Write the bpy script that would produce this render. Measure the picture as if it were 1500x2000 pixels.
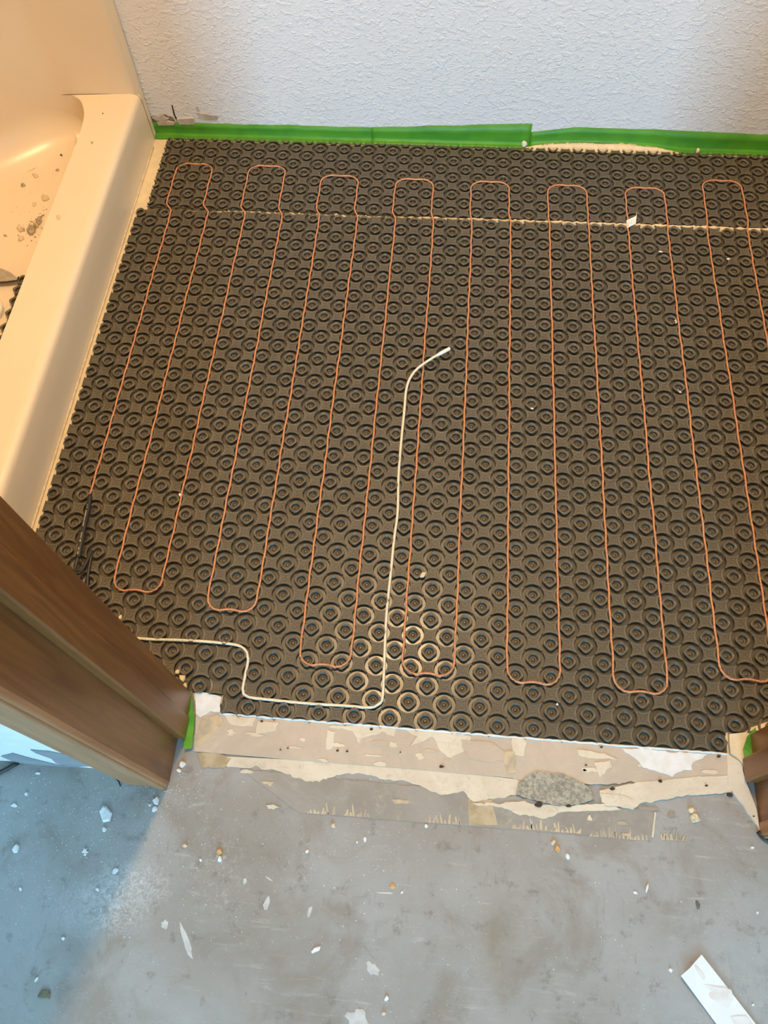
import bpy, bmesh, math, random
from mathutils import Vector, Matrix, noise as mnoise

random.seed(7)
for o in list(bpy.data.objects):
    bpy.data.objects.remove(o)
SC = bpy.context.scene
COL = SC.collection
U = 0.025                      # one stud pitch of the membrane in metres; coordinates below are in pitches

# ------------------------------------------------------------------ camera
CR = [[0.99642617, 0.07967273, -0.02805594], [0.05788268, -0.8859487, -0.46015704], [-0.06151809, 0.45688856, -0.88739414]]
CC = Vector((-5.27543, -48.43946, 44.135518))
F = 1530.0
cam = bpy.data.cameras.new('camera')
cam.sensor_fit = 'VERTICAL'
cam.sensor_height = 36.0
cam.sensor_width = 27.0
cam.lens = F / 2000.0 * 36.0
cam.clip_start = 0.01
camo = bpy.data.objects.new('camera', cam)
COL.objects.link(camo)
r0, r1, r2 = Vector(CR[0]), -Vector(CR[1]), -Vector(CR[2])
mw = Matrix(((r0.x, r1.x, r2.x, CC.x * U), (r0.y, r1.y, r2.y, CC.y * U), (r0.z, r1.z, r2.z, CC.z * U), (0, 0, 0, 1)))
camo.matrix_world = mw
SC.camera = camo

# ------------------------------------------------------------------ light
SC.view_settings.view_transform = 'Standard'
SC.view_settings.look = 'None'
SC.view_settings.gamma = 1.0
SC.view_settings.use_curve_mapping = False
SC.view_settings.exposure = 0.0
w = bpy.data.worlds.new('world')
SC.world = w
w.use_nodes = True
w.node_tree.nodes['Background'].inputs[0].default_value = (0.45, 0.68, 1.0, 1)
w.node_tree.nodes['Background'].inputs[1].default_value = 0.6

LAMP = (-9.5, -8.0, 93.0)      # ceiling lamp of the bathroom
LAMP_W, LAMP_C = 33.0, (1.0, 0.66, 0.34)
WIN = (4.0, -228.0, 60.0)      # window of the hall, behind the camera
WIN_W, WIN_C = 180.0, (0.35, 0.68, 1.0)

def area(name, loc, rot, sx, sy, power, color, shape='RECTANGLE'):
    l = bpy.data.lights.new(name, 'AREA')
    l.shape = shape
    l.size, l.size_y = sx * U, sy * U
    l.energy, l.color = power, color
    o = bpy.data.objects.new(name, l)
    o.location = Vector(loc) * U
    o.rotation_euler = rot
    COL.objects.link(o)
    return o
area('daylight_in_hall_window', (WIN[0], WIN[1] + 0.6, WIN[2]), (math.radians(90), 0, 0), 28, 40, WIN_W, WIN_C)

# ------------------------------------------------------------------ helpers
def at(x, y, z=-0.24):
    """point of the plane at height z that the photograph shows at pixel (x, y) (1500 x 2000)"""
    a, b = (x - 750) / F, (y - 1000) / F
    v = Vector([CR[0][i] * a + CR[1][i] * b + CR[2][i] for i in range(3)])
    t = (z - CC.z) / v.z
    return CC + v * t

def new_bm():
    return bmesh.new()

def build(name, bm, mat, parent=None, origin=None, smooth=False, kind=None, normals=True):
    """link bm (pitch units, world) as one mesh object"""
    if normals:
        bmesh.ops.recalc_face_normals(bm, faces=bm.faces[:])
    if parent is not None:
        p, base = parent, Vector((0, 0, 0))
        while p is not None:
            base += p.location
            p = p.parent
        org = base
    elif origin is not None:
        org = Vector(origin) * U
    else:
        org = Vector((0, 0, 0))
    for v in bm.verts:
        v.co = v.co * U - org
    me = bpy.data.meshes.new(name)
    bm.to_mesh(me)
    bm.free()
    if smooth:
        for p in me.polygons:
            p.use_smooth = True
    if mat:
        me.materials.append(mat)
    o = bpy.data.objects.new(name, me)
    COL.objects.link(o)
    if parent is not None:
        o.parent = parent
    elif origin is not None:
        o.location = org
    if kind:
        o['kind'] = kind
    return o

def tag(o, label, cat, group=None):
    o['label'] = label
    o['category'] = cat
    if group:
        o['group'] = group
    return o

def thing(name, label, cat, loc, group=None):
    o = bpy.data.objects.new(name, None)
    o.location = Vector(loc) * U
    o.empty_display_size = 0.02
    COL.objects.link(o)
    return tag(o, label, cat, group)

def add_box(bm, x0, x1, y0, y1, z0, z1):
    vs = [bm.verts.new((x, y, z)) for z in (z0, z1) for x, y in ((x0, y0), (x1, y0), (x1, y1), (x0, y1))]
    for f in ((3, 2, 1, 0), (4, 5, 6, 7), (0, 1, 5, 4), (1, 2, 6, 5), (2, 3, 7, 6), (3, 0, 4, 7)):
        bm.faces.new([vs[i] for i in f])
    return vs

def bevel_all(bm, w, seg=2):
    bmesh.ops.bevel(bm, geom=bm.edges[:], offset=w, segments=seg, profile=0.5, affect='EDGES')

def add_tube(bm, pts, r, seg=8, cap=True):
    pts = [Vector(p) for p in pts]
    rad = r if callable(r) else (lambda t: r)
    rings = []
    n = len(pts)
    up = Vector((0, 0, 1))
    for i, p in enumerate(pts):
        d = (pts[min(i + 1, n - 1)] - pts[max(i - 1, 0)])
        if d.length < 1e-9:
            d = Vector((1, 0, 0))
        d.normalize()
        s = d.cross(up)
        if s.length < 1e-3:
            s = Vector((1, 0, 0))
        s.normalize()
        u = s.cross(d)
        rr = rad(i / max(1, n - 1))
        rings.append([bm.verts.new(p + s * (rr * math.cos(a)) + u * (rr * math.sin(a)))
                      for a in [2 * math.pi * k / seg for k in range(seg)]])
    for a, b in zip(rings, rings[1:]):
        for k in range(seg):
            bm.faces.new((a[k], a[(k + 1) % seg], b[(k + 1) % seg], b[k]))
    if cap:
        bm.faces.new(rings[0][::-1])
        bm.faces.new(rings[-1])

def catmull(pts, step=0.3):
    pts = [Vector(p) for p in pts]
    P = [pts[0] * 2 - pts[1]] + pts + [pts[-1] * 2 - pts[-2]]
    out = []
    for i in range(1, len(P) - 2):
        n = max(1, int((P[i + 1] - P[i]).length / step))
        for k in range(n):
            t = k / n
            out.append(0.5 * ((2 * P[i]) + (P[i + 1] - P[i - 1]) * t + (2 * P[i - 1] - 5 * P[i] + 4 * P[i + 1] - P[i + 2]) * t * t
                              + (3 * P[i] - P[i - 1] - 3 * P[i + 1] + P[i + 2]) * t ** 3))
    out.append(pts[-1])
    return out

def rough_outline(pts, amp, rng, step=0.22, closed=True, seed=0):
    """subdivide a 2D outline and push it in and out like a torn or trowelled edge"""
    out = []
    n = len(pts)
    amp *= 1.0
    for i in range(n if closed else n - 1):
        p, q = Vector(pts[i][:2]), Vector(pts[(i + 1) % n][:2])
        a = pts[i][2] if len(pts[i]) > 2 else amp
        d = q - p
        m = max(1, int(d.length / step))
        nn = Vector((-d.y, d.x))
        if nn.length:
            nn.normalize()
        for k in range(m):
            t = k / m
            c = p + d * t
            if a and k:
                e = mnoise.noise(Vector((c.x * 0.9, c.y * 0.9, seed))) * 1.0 + mnoise.noise(Vector((c.x * 3.1, c.y * 3.1, seed + 5))) * 0.6 \
                    + rng.uniform(-0.35, 0.35)
                c = c + nn * (a * e * min(1, 4 * t, 4 * (1 - t)))
            out.append(c)
    if not closed:
        out.append(Vector(pts[-1][:2]))
    return out

def add_slab(bm, outline, z0, z1, bev=0.0):
    """prism over a 2D outline; the top edge can draw in by bev"""
    n = len(outline)
    lo = [bm.verts.new((p.x, p.y, z0)) for p in outline]
    c = sum((Vector((p.x, p.y)) for p in outline), Vector((0, 0))) / n
    hi = []
    for i, p in enumerate(outline):
        q = Vector((p.x, p.y))
        if bev:
            d = (c - q)
            if d.length:
                q = q + d.normalized() * bev
        hi.append(bm.verts.new((q.x, q.y, z1)))
    for i in range(n):
        j = (i + 1) % n
        bm.faces.new((lo[i], lo[j], hi[j], hi[i]))
    f = bm.faces.new(hi)
    bmesh.ops.triangulate(bm, faces=[f])

# ------------------------------------------------------------------ materials
def material(name, color, rough=0.5, spec=0.5, metallic=0.0):
    m = bpy.data.materials.new(name)
    m.use_nodes = True
    b = m.node_tree.nodes['Principled BSDF']
    b.inputs['Base Color'].default_value = (*color, 1)
    b.inputs['Roughness'].default_value = rough
    b.inputs['Metallic'].default_value = metallic
    b.inputs['Specular IOR Level'].default_value = spec
    return m

class N:
    """small node-graph writer"""
    def __init__(s, m):
        s.t = m.node_tree
        s.b = s.t.nodes['Principled BSDF']
        g = s.t.nodes.new('ShaderNodeTexCoord')
        s.pos = g.outputs['Object']
    def new(s, typ, **kw):
        n = s.t.nodes.new(typ)
        for k, v in kw.items():
            setattr(n, k, v)
        return n
    def link(s, a, b):
        s.t.links.new(a, b)
    def put(s, sock, v):
        if hasattr(v, 'is_linked') or isinstance(v, bpy.types.NodeSocket):
            s.link(v, sock)
        elif isinstance(v, (tuple, list)):
            sock.default_value = (*v, 1) if len(v) == 3 and len(sock.default_value) == 4 else v
        else:
            sock.default_value = v
    def map(s, scale=(1, 1, 1), loc=(0, 0, 0), rot=(0, 0, 0), src=None):
        n = s.new('ShaderNodeMapping')
        s.link(src or s.pos, n.inputs[0])
        n.inputs['Location'].default_value = loc
        n.inputs['Rotation'].default_value = rot
        n.inputs['Scale'].default_value = scale
        return n.outputs[0]
    def noise(s, scale, detail=4, rough=0.55, src=None, dist=0.0):
        n = s.new('ShaderNodeTexNoise')
        s.link(src or s.pos, n.inputs['Vector'])
        n.inputs['Scale'].default_value = scale
        n.inputs['Detail'].default_value = detail
        n.inputs['Roughness'].default_value = rough
        n.inputs['Distortion'].default_value = dist
        return n.outputs['Fac']
    def voro(s, scale, feature='F1', src=None):
        n = s.new('ShaderNodeTexVoronoi', feature=feature)
        s.link(src or s.pos, n.inputs['Vector'])
        n.inputs['Scale'].default_value = scale
        return n.outputs['Distance']
    def ramp(s, fac, a, b, c0=0.0, c1=1.0):
        n = s.new('ShaderNodeMapRange')
        n.interpolation_type = 'SMOOTHSTEP'
        s.link(fac, n.inputs[0])
        for i, v in enumerate((a, b, c0, c1)):
            n.inputs[i + 1].default_value = v
        return n.outputs[0]
    def math(s, op, a, b=0.0):
        n = s.new('ShaderNodeMath', operation=op)
        s.put(n.inputs[0], a)
        s.put(n.inputs[1], b)
        return n.outputs[0]
    def mix(s, fac, a, b):
        n = s.new('ShaderNodeMix', data_type='RGBA')
        s.put(n.inputs[0], fac)
        s.put(n.inputs[6], a)
        s.put(n.inputs[7], b)
        return n.outputs[2]
    def spot(s, cx, cy, rx, ry, rot=0.0, soft=0.5, wob=0.5, wscale=18.0):
        """1 inside a wobbly ellipse lying on the floor (pitch units)"""
        c = Vector((cx, cy, 0)) * U
        n = s.new('ShaderNodeVectorMath', operation='SUBTRACT')
        s.link(s.pos, n.inputs[0])
        n.inputs[1].default_value = c
        p = s.map(scale=(1 / (rx * U), 1 / (ry * U), 0), rot=(0, 0, 0), src=s.map(rot=(0, 0, -rot), src=n.outputs[0]))
        l = s.new('ShaderNodeVectorMath', operation='LENGTH')
        s.link(p, l.inputs[0])
        d = s.math('ADD', l.outputs['Value'], s.math('MULTIPLY', s.math('SUBTRACT', s.noise(wscale, 4), 0.5), wob * 2))
        return s.ramp(d, 1.0, 1.0 - soft)
    def color(s, c):
        s.link(c, s.b.inputs['Base Color'])
    def bump(s, h, strength=0.5, dist=0.001):
        n = s.new('ShaderNodeBump')
        n.inputs['Strength'].default_value = strength
        n.inputs['Distance'].default_value = dist
        s.link(h, n.inputs['Height'])
        s.link(n.outputs[0], s.b.inputs['Normal'])

def speckled(name, c0, c1, rough=0.6, scale=60, bump=0.3, dist=0.0006, spec=0.4):
    m = material(name, c0, rough, spec)
    n = N(m)
    n.color(n.mix(n.ramp(n.noise(scale, 5), 0.38, 0.62), c0, c1))
    n.bump(n.noise(scale * 2.5, 6), bump, dist)
    return m

M = {}
# textured plaster wall (knock-down splats)
m = M['wall'] = material('textured_wall_paint', (0.80, 0.80, 0.79), 0.75, 0.3)
n = N(m)
mp = n.map(scale=(1.0, 1.0, 1.45))
sp = n.ramp(n.noise(80, 2.0, 0.5, mp, 0.3), 0.53, 0.63)
sp2 = n.ramp(n.noise(140, 2, 0.5, mp), 0.45, 0.62)
h = n.math('ADD', n.math('MULTIPLY', sp, 1.0), n.math('MULTIPLY', sp2, 0.35))
n.bump(h, 0.55, 0.0013)
n.color(n.mix(n.noise(5, 3), (0.82, 0.82, 0.81), (0.76, 0.76, 0.75)))
M['plain_white'] = speckled('plain_white_paint', (0.82, 0.82, 0.80), (0.78, 0.78, 0.77), 0.6, 30, 0.1)

# concrete floor
m = M['floor'] = material('bare_concrete', (0.36, 0.34, 0.31), 0.72, 0.25)
n = N(m)
c = n.mix(n.ramp(n.noise(3.5, 5, 0.6), 0.35, 0.65), (0.315, 0.285, 0.245), (0.385, 0.375, 0.35))
c = n.mix(n.math('MULTIPLY', n.ramp(n.noise(11, 6, 0.65, None, 0.6), 0.48, 0.68), 0.65), c, (0.265, 0.225, 0.18))
c = n.mix(n.math('MULTIPLY', n.ramp(n.noise(45, 5, 0.7), 0.56, 0.70), 0.45), c, (0.16, 0.14, 0.115))
# trowel drags
dr = n.noise(1.0, 5, 0.7, n.map(scale=(16, 130, 1), rot=(0, 0, 0.5)), 0.5)
c = n.mix(n.math('MULTIPLY', n.math('MULTIPLY', n.ramp(dr, 0.55, 0.70), n.ramp(n.noise(8, 3, 0.6, None, 1.0), 0.46, 0.62)), 0.45), c, (0.54, 0.51, 0.46))
dr2 = n.noise(1.0, 5, 0.7, n.map(scale=(140, 18, 1), rot=(0, 0, 0.25)), 0.5)
c = n.mix(n.math('MULTIPLY', n.math('MULTIPLY', n.ramp(dr2, 0.56, 0.72), n.ramp(n.noise(6, 3, 0.6, None, 1.0), 0.5, 0.64)), 0.45), c, (0.18, 0.15, 0.12))
# chalky scuffed arc left by sanding
a1 = at(235, 1745); a2 = at(420, 1700); a3 = at(620, 1700); a4 = at(150, 1640)
chalk = n.math('MULTIPLY', n.spot(a1.x, a1.y, 3.4, 1.9, 0.25, 0.9, 0.6), n.ramp(n.noise(110, 7, 0.85, None, 1.5), 0.42, 0.62))
c = n.mix(n.math('MULTIPLY', chalk, 0.75), c, (0.68, 0.67, 0.64))
chalk = n.math('MULTIPLY', n.spot(a2.x, a2.y, 2.4, 3.0, 0.3, 0.9, 0.6), n.ramp(n.noise(120, 6, 0.8, None, 1.0), 0.50, 0.70))
c = n.mix(n.math('MULTIPLY', chalk, 0.6), c, (0.66, 0.63, 0.58))
chalk = n.math('MULTIPLY', n.spot(a3.x, a3.y, 4.2, 3.2, 0.1, 0.9, 0.6), n.ramp(n.noise(55, 5, 0.8, None, 2.0), 0.62, 0.74))
c = n.mix(n.math('MULTIPLY', chalk, 0.8), c, (0.66, 0.63, 0.58))
# specks of paint and plaster dust
v = n.ramp(n.voro(95), 0.10, 0.05)
c = n.mix(n.math('MULTIPLY', v, n.ramp(n.noise(14, 3), 0.45, 0.65)), c, (0.70, 0.68, 0.63))
v = n.ramp(n.voro(210), 0.12, 0.06)
c = n.mix(n.math('MULTIPLY', v, n.ramp(n.noise(9, 3), 0.48, 0.62)), c, (0.62, 0.59, 0.54))
# soft shadow of the person behind the camera, painted brown into the concrete
s1 = at(975, 1870)
c = n.mix(n.math('MULTIPLY', n.spot(s1.x, s1.y, 1.5, 4.2, 0.1, 1.0, 0.5, 9), 0.35), c, (0.27, 0.215, 0.14))
n.color(c)
n.bump(n.math('ADD', n.noise(70, 8, 0.7), n.math('MULTIPLY', n.ramp(n.noise(25, 4), 0.6, 0.7), -0.6)), 0.55, 0.0014)

# black moulded plastic of the membrane: the flat sheet is glossy, the moulded tops of pads and studs are duller
for nm_, r0_, r1_ in (('mat', .24, .34), ('mat_stud', .30, .42), ('mat_pad', .46, .58)):
    m = M[nm_] = material('moulded_black_plastic', (0.09, 0.076, 0.05), r0_, 0.5)
    n = N(m)
    n.color(n.mix(n.ramp(n.noise(30, 4), 0.35, 0.65), (0.096, 0.081, 0.053), (0.116, 0.098, 0.065)))
    n.link(n.ramp(n.noise(12, 4), 0.3, 0.7, r0_, r1_), n.b.inputs['Roughness'])
    n.bump(n.noise(420, 3), 0.06, 0.0003)

M['mortar'] = speckled('cream_thinset_mortar', (0.80, 0.66, 0.42), (0.72, 0.60, 0.40), 0.8, 55, 0.6, 0.0012)
m = M['skim'] = material('skim_compound', (0.57, 0.475, 0.37), 0.6, 0.3)
n = N(m)
c = n.mix(n.ramp(n.noise(9, 5, 0.65, None, 0.8), 0.38, 0.62), (0.57, 0.475, 0.37), (0.5, 0.42, 0.335))
c = n.mix(n.math('MULTIPLY', n.ramp(n.noise(60, 6, 0.75, None, 0.6), 0.52, 0.70), 0.55), c, (0.62, 0.54, 0.43))
c = n.mix(n.math('MULTIPLY', n.ramp(n.noise(1.0, 5, 0.7, n.map(scale=(40, 220, 1), rot=(0, 0, 1.3))), 0.55, 0.7), 0.35), c, (0.62, 0.54, 0.43))
n.color(c)
n.bump(n.noise(90, 7, 0.7), 0.15, 0.0012)
m = M['cream'] = material('cream_compound', (0.74, 0.66, 0.52), 0.75, 0.3)
n = N(m)
c = n.mix(n.ramp(n.noise(9, 5, 0.65, None, 0.8), 0.38, 0.62), (0.74, 0.66, 0.52), (0.66, 0.57, 0.43))
c = n.mix(n.math('MULTIPLY', n.ramp(n.noise(60, 6, 0.75, None, 0.6), 0.52, 0.70), 0.55), c, (0.46, 0.4, 0.32))
c = n.mix(n.math('MULTIPLY', n.ramp(n.noise(1.0, 5, 0.7, n.map(scale=(40, 220, 1), rot=(0, 0, 1.3))), 0.55, 0.7), 0.35), c, (0.46, 0.4, 0.32))
n.color(c)
n.bump(n.noise(90, 7, 0.7), 0.4, 0.0012)
M['cream_dirty'] = speckled('stained_cream_compound', (0.62, 0.50, 0.32), (0.44, 0.37, 0.27), 0.75, 45, 0.4)
M['bead'] = speckled('white_mortar_bead', (0.80, 0.82, 0.82), (0.74, 0.74, 0.70), 0.7, 60, 0.4)
M['glue_smear'] = speckled('brown_glue_smear', (0.40, 0.31, 0.18), (0.52, 0.42, 0.27), 0.75, 45, 0.4)  # brown smeared glue on the threshold
m = M['old_glue'] = material('old_glue_compound', (0.3, 0.27, 0.225), 0.75, 0.3)
n = N(m)
c = n.mix(n.ramp(n.noise(9, 5, 0.65, None, 0.8), 0.38, 0.62), (0.3, 0.27, 0.225), (0.355, 0.325, 0.28))
c = n.mix(n.math('MULTIPLY', n.ramp(n.noise(60, 6, 0.75, None, 0.6), 0.52, 0.70), 0.55), c, (0.48, 0.42, 0.33))
c = n.mix(n.math('MULTIPLY', n.ramp(n.noise(1.0, 5, 0.7, n.map(scale=(40, 220, 1), rot=(0, 0, 1.3))), 0.55, 0.7), 0.35), c, (0.48, 0.42, 0.33))
n.color(c)
n.bump(n.noise(90, 7, 0.7), 0.35, 0.0012)
m = M['aggregate'] = material('rough_grey_aggregate', (0.40, 0.38, 0.30), 0.85, 0.2)
n = N(m)
c = n.mix(n.ramp(n.noise(200, 5, 0.7), 0.35, 0.65), (0.24, 0.23, 0.19), (0.50, 0.46, 0.36))
c = n.mix(n.ramp(n.voro(260), 0.16, 0.08), c, (0.10, 0.10, 0.09))
n.color(c)
n.bump(n.noise(180, 5), 0.8, 0.003)

# stained wood
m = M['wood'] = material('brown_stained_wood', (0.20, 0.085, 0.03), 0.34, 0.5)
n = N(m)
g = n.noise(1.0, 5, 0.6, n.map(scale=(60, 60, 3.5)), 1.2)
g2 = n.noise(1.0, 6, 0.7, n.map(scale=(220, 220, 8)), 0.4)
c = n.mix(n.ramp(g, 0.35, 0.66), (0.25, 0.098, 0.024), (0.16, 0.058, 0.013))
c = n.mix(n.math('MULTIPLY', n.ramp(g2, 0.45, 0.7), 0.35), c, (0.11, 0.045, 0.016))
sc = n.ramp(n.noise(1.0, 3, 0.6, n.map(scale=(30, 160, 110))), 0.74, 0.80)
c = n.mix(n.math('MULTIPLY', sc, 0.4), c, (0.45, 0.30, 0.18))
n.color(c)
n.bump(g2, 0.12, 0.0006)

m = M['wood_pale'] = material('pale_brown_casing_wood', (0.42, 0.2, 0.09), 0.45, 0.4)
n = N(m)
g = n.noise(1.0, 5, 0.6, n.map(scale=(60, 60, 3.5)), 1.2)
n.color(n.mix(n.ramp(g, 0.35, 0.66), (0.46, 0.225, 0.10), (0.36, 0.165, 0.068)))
M['gelcoat'] = speckled('almond_gelcoat', (0.80, 0.69, 0.52), (0.79, 0.675, 0.505), 0.30, 6, 0.02, 0.0003, 0.5)
m = M['tape'] = material('green_masking_tape', (0.045, 0.36, 0.045), 0.45, 0.4)
n = N(m)
n.color(n.mix(n.ramp(n.noise(20, 4), 0.35, 0.65), (0.06, 0.27, 0.022), (0.085, 0.32, 0.02)))
n.bump(n.noise(1.0, 4, 0.6, n.map(scale=(60, 220, 220))), 0.3, 0.001)
m = M['cable'] = material('copper_orange_braided_jacket', (0.72, 0.30, 0.13), 0.38, 0.5)
n = N(m)
n.color(n.mix(n.ramp(n.noise(420, 2), 0.42, 0.6), (0.66, 0.30, 0.14), (0.48, 0.19, 0.09)))
n.bump(n.noise(600, 2), 0.4, 0.0005)
M['sensor'] = speckled('ivory_plastic_sleeve', (0.80, 0.74, 0.56), (0.72, 0.66, 0.48), 0.4, 200, 0.1)
M['white_plastic'] = material('white_plastic', (0.85, 0.83, 0.78), 0.4)
M['black'] = material('black_rubber', (0.022, 0.020, 0.017), 0.42, 0.5)
M['print'] = material('pale_print', (0.42, 0.38, 0.28), 0.6)
M['ink'] = material('dark_red_ink', (0.25, 0.06, 0.04), 0.6)
M['paper'] = speckled('white_paper', (0.84, 0.84, 0.85), (0.82, 0.80, 0.79), 0.6, 25, 0.1)
M['paper_stain'] = speckled('smeared_tan_compound', (0.74, 0.64, 0.56), (0.80, 0.74, 0.68), 0.7, 60, 0.2)
M['chip'] = speckled('white_plaster_chip', (0.84, 0.83, 0.80), (0.74, 0.72, 0.67), 0.8, 150, 0.5, 0.0008)
M['chip_tan'] = speckled('tan_mortar_chip', (0.62, 0.50, 0.33), (0.74, 0.63, 0.46), 0.85, 150, 0.6, 0.0008)
M['chip_orange'] = speckled('orange_wood_chip', (0.62, 0.31, 0.10), (0.70, 0.44, 0.20), 0.7, 150, 0.5, 0.0008)
M['chip_grey'] = speckled('grey_mortar_chip', (0.30, 0.25, 0.18), (0.56, 0.48, 0.36), 0.9, 150, 0.6, 0.0008)
M['chip_olive'] = speckled('olive_brown_adhesive', (0.17, 0.15, 0.09), (0.24, 0.21, 0.13), 0.9, 150, 0.6, 0.0008)
M['chip_dark'] = speckled('dark_grey_chip', (0.12, 0.11, 0.10), (0.17, 0.16, 0.14), 0.8, 150, 0.5, 0.0008)
M['smear'] = speckled('thin_white_smear', (0.60, 0.585, 0.55), (0.52, 0.50, 0.46), 0.8, 60, 0.3)
M['crack'] = material('flat_dark_gap', (0.07, 0.05, 0.035), 0.9, 0.1)  # flat dark colour in place of depth for cracks and pits
M['drywall_dark'] = speckled('dark_plaster_backing', (0.10, 0.075, 0.05), (0.34, 0.28, 0.20), 0.9, 170, 0.6, 0.001)  # dark brown speckled backing of the broken drywall
M['drywall_paper'] = speckled('torn_drywall_paper', (0.46, 0.38, 0.28), (0.60, 0.55, 0.48), 0.9, 60, 0.6, 0.001)
M['metal'] = material('brushed_metal', (0.60, 0.58, 0.55), 0.35, 0.5, 1.0)
M['lead'] = speckled('dull_grey_tool_steel', (0.34, 0.30, 0.24), (0.40, 0.36, 0.29), 0.5, 80, 0.2)
M['chrome'] = material('chrome', (0.8, 0.8, 0.8), 0.15, 0.5, 1.0)
m = M['globe'] = material('lit_opal_glass', (0.9, 0.85, 0.75), 0.3)
m.node_tree.nodes['Principled BSDF'].inputs['Emission Color'].default_value = (*LAMP_C, 1)
m.node_tree.nodes['Principled BSDF'].inputs['Emission Strength'].default_value = 3.0

# ------------------------------------------------------------------ the setting
ZF = -0.24                     # top of the concrete slab
YB = 9.7                       # face of the back wall
XL, XR = -63.0, 36.0           # bathroom side walls
YI, YO = -38.1, -42.5          # bathroom and hall faces of the door wall
H = 96.0
HX0, HX1, HY = -75.0, 62.0, -230.0

def struct(name, boxes, mat, parent=None, bev=0.0):
    bm = new_bm()
    for b in boxes:
        add_box(bm, *b)
    if bev:
        bevel_all(bm, bev)
    return build(name, bm, mat, parent, kind=None if parent else 'structure')

floor = struct('floor', [(-80, 66, HY - 4, YB + 4, ZF - 4, ZF)], M['floor'])
struct('ceiling', [(-80, 66, HY - 4, YB + 4, H, H + 4)], M['plain_white'])
wall_back = struct('wall_back', [(XL - 4, XR + 4, YB, YB + 4, ZF, H)], M['wall'])
struct('wall_left', [(XL - 4, XL, YI, YB, ZF, H)], M['plain_white'])
struct('wall_right', [(XR, XR + 4, YI, YB, ZF, H)], M['wall'])
wall_front = struct('wall_front', [(HX0 - 4, -19.15, YO, YI, ZF, H), (13.05, HX1 + 4, YO, YI, ZF, H), (-19.15, 13.05, YO, YI, 82, H)], M['plain_white'])
struct('wall_hall_left', [(HX0 - 4, HX0, HY, YO, ZF, H)], M['plain_white'])
struct('wall_hall_right', [(HX1, HX1 + 4, HY, YO, ZF, H)], M['plain_white'])
wx0, wx1, wz0, wz1 = WIN[0] - 15, WIN[0] + 15, WIN[2] - 21, WIN[2] + 21
struct('wall_hall_far', [(HX0 - 4, wx0, HY - 4, HY, ZF, H), (wx1, HX1 + 4, HY - 4, HY, ZF, H),
                         (wx0, wx1, HY - 4, HY, ZF, wz0), (wx0, wx1, HY - 4, HY, wz1, H)], M['plain_white'])
struct('window_1', [(wx0 - 2.5, wx0, HY, HY + .8, wz0 - 2.5, wz1 + 2.5), (wx1, wx1 + 2.5, HY, HY + .8, wz0 - 2.5, wz1 + 2.5),
                    (wx0, wx1, HY, HY + .8, wz0 - 2.5, wz0), (wx0, wx1, HY, HY + .8, wz1, wz1 + 2.5)], M['plain_white'])

# thinset bed that the membrane lies in: shows along its edges and through the seam
rng = random.Random(3)
bm = new_bm()
add_slab(bm, rough_outline([(-30.95, -38.0, 0), (-16.6, -38.0, 0.0), (-16.6, -39.25, 0.03), (11.6, -39.3, 0.0), (11.6, -38.0, .03),
                            (33, -38.0, 0), (33, 9.45, 0.06), (-10, 9.35, 0.05), (-30.95, 9.3, 0)], 0.0, rng), ZF, -0.236)
build('mortar_bed', bm, M['mortar'], floor)

# ------------------------------------------------------------------ layers on the threshold (children of the floor)
def layer(name, px, mat, z0, z1, amp, seed, parent=floor, step=0.16):
    rg = random.Random(seed)
    pts = []
    for q in px:
        p = at(q[0], q[1])
        pts.append((p.x, p.y, q[2] if len(q) > 2 else amp))
    bm = new_bm()
    add_slab(bm, rough_outline(pts, amp, rg, step, seed=seed), z0, z1)
    return build(name, bm, mat, parent)

layer('skim_coat', [(385, 1372, .03), (428, 1375, 0), (430, 1394, 0), (1424, 1474, 0), (1432, 1450, .05), (1452, 1490, .05), (1446, 1525, .10), (1330, 1530, .12),
                    (1160, 1532, .12), (1060, 1536, .05), (1000, 1520, .0), (800, 1502, 0), (555, 1483, 0), (380, 1468, .05)], M['skim'], ZF, ZF + .10, .03, 11)
layer('pale_strip', [(440, 1478, 0), (555, 1483, 0), (800, 1501, 0), (870, 1507, .0), (1000, 1521, .0), (1110, 1533, .1), (1130, 1555, .15), (1010, 1552, .12), (925, 1566, .12),
                     (905, 1545, .10), (862, 1553, .10), (790, 1525, .12), (700, 1510, .12), (640, 1520, .14), (600, 1527, .14), (540, 1505, .16), (470, 1500, .2), (440, 1494, .1)],
      M['cream'], ZF, ZF + .055, .1, 12)
layer('pale_strip', [(1000, 1566, .1), (1090, 1574, .1), (1190, 1570, .08), (1212, 1582, .06), (1100, 1586, .12), (1060, 1600, .18), (985, 1580, .2), (920, 1570, .16)],
      M['cream'], ZF, ZF + .07, .1, 13)
layer('pale_strip', [(1170, 1545, .1), (1245, 1528, .08), (1340, 1520, .06), (1420, 1515, .05), (1428, 1548, .06), (1380, 1552, .1), (1290, 1562, .1), (1255, 1568, .1), (1235, 1582, .08), (1175, 1568, .1)],
      M['cream'], ZF, ZF + .12, .1, 14)
layer('aggregate_patch', [(1012, 1530, .08), (1045, 1507, .1), (1100, 1512, .1), (1150, 1540, .1), (1160, 1562, .1), (1110, 1576, .1), (1060, 1568, .08), (1008, 1552, .08)],
      M['aggregate'], ZF, ZF + .14, .08, 15)
layer('glue_band', [(470, 1502, .1), (900, 1545, .1), (1215, 1575, .05), (1276, 1585, .02), (1274, 1638, .0), (1130, 1631, 0), (880, 1611, 0), (585, 1588, 0)],
      M['old_glue'], ZF, ZF + .03, .05, 16)
layer('glue_smear_patch', [(915, 1560, .03), (960, 1562, .03), (972, 1612, .03), (916, 1612, .03)], M['glue_smear'], ZF, ZF + .045, .03, 17)
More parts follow.
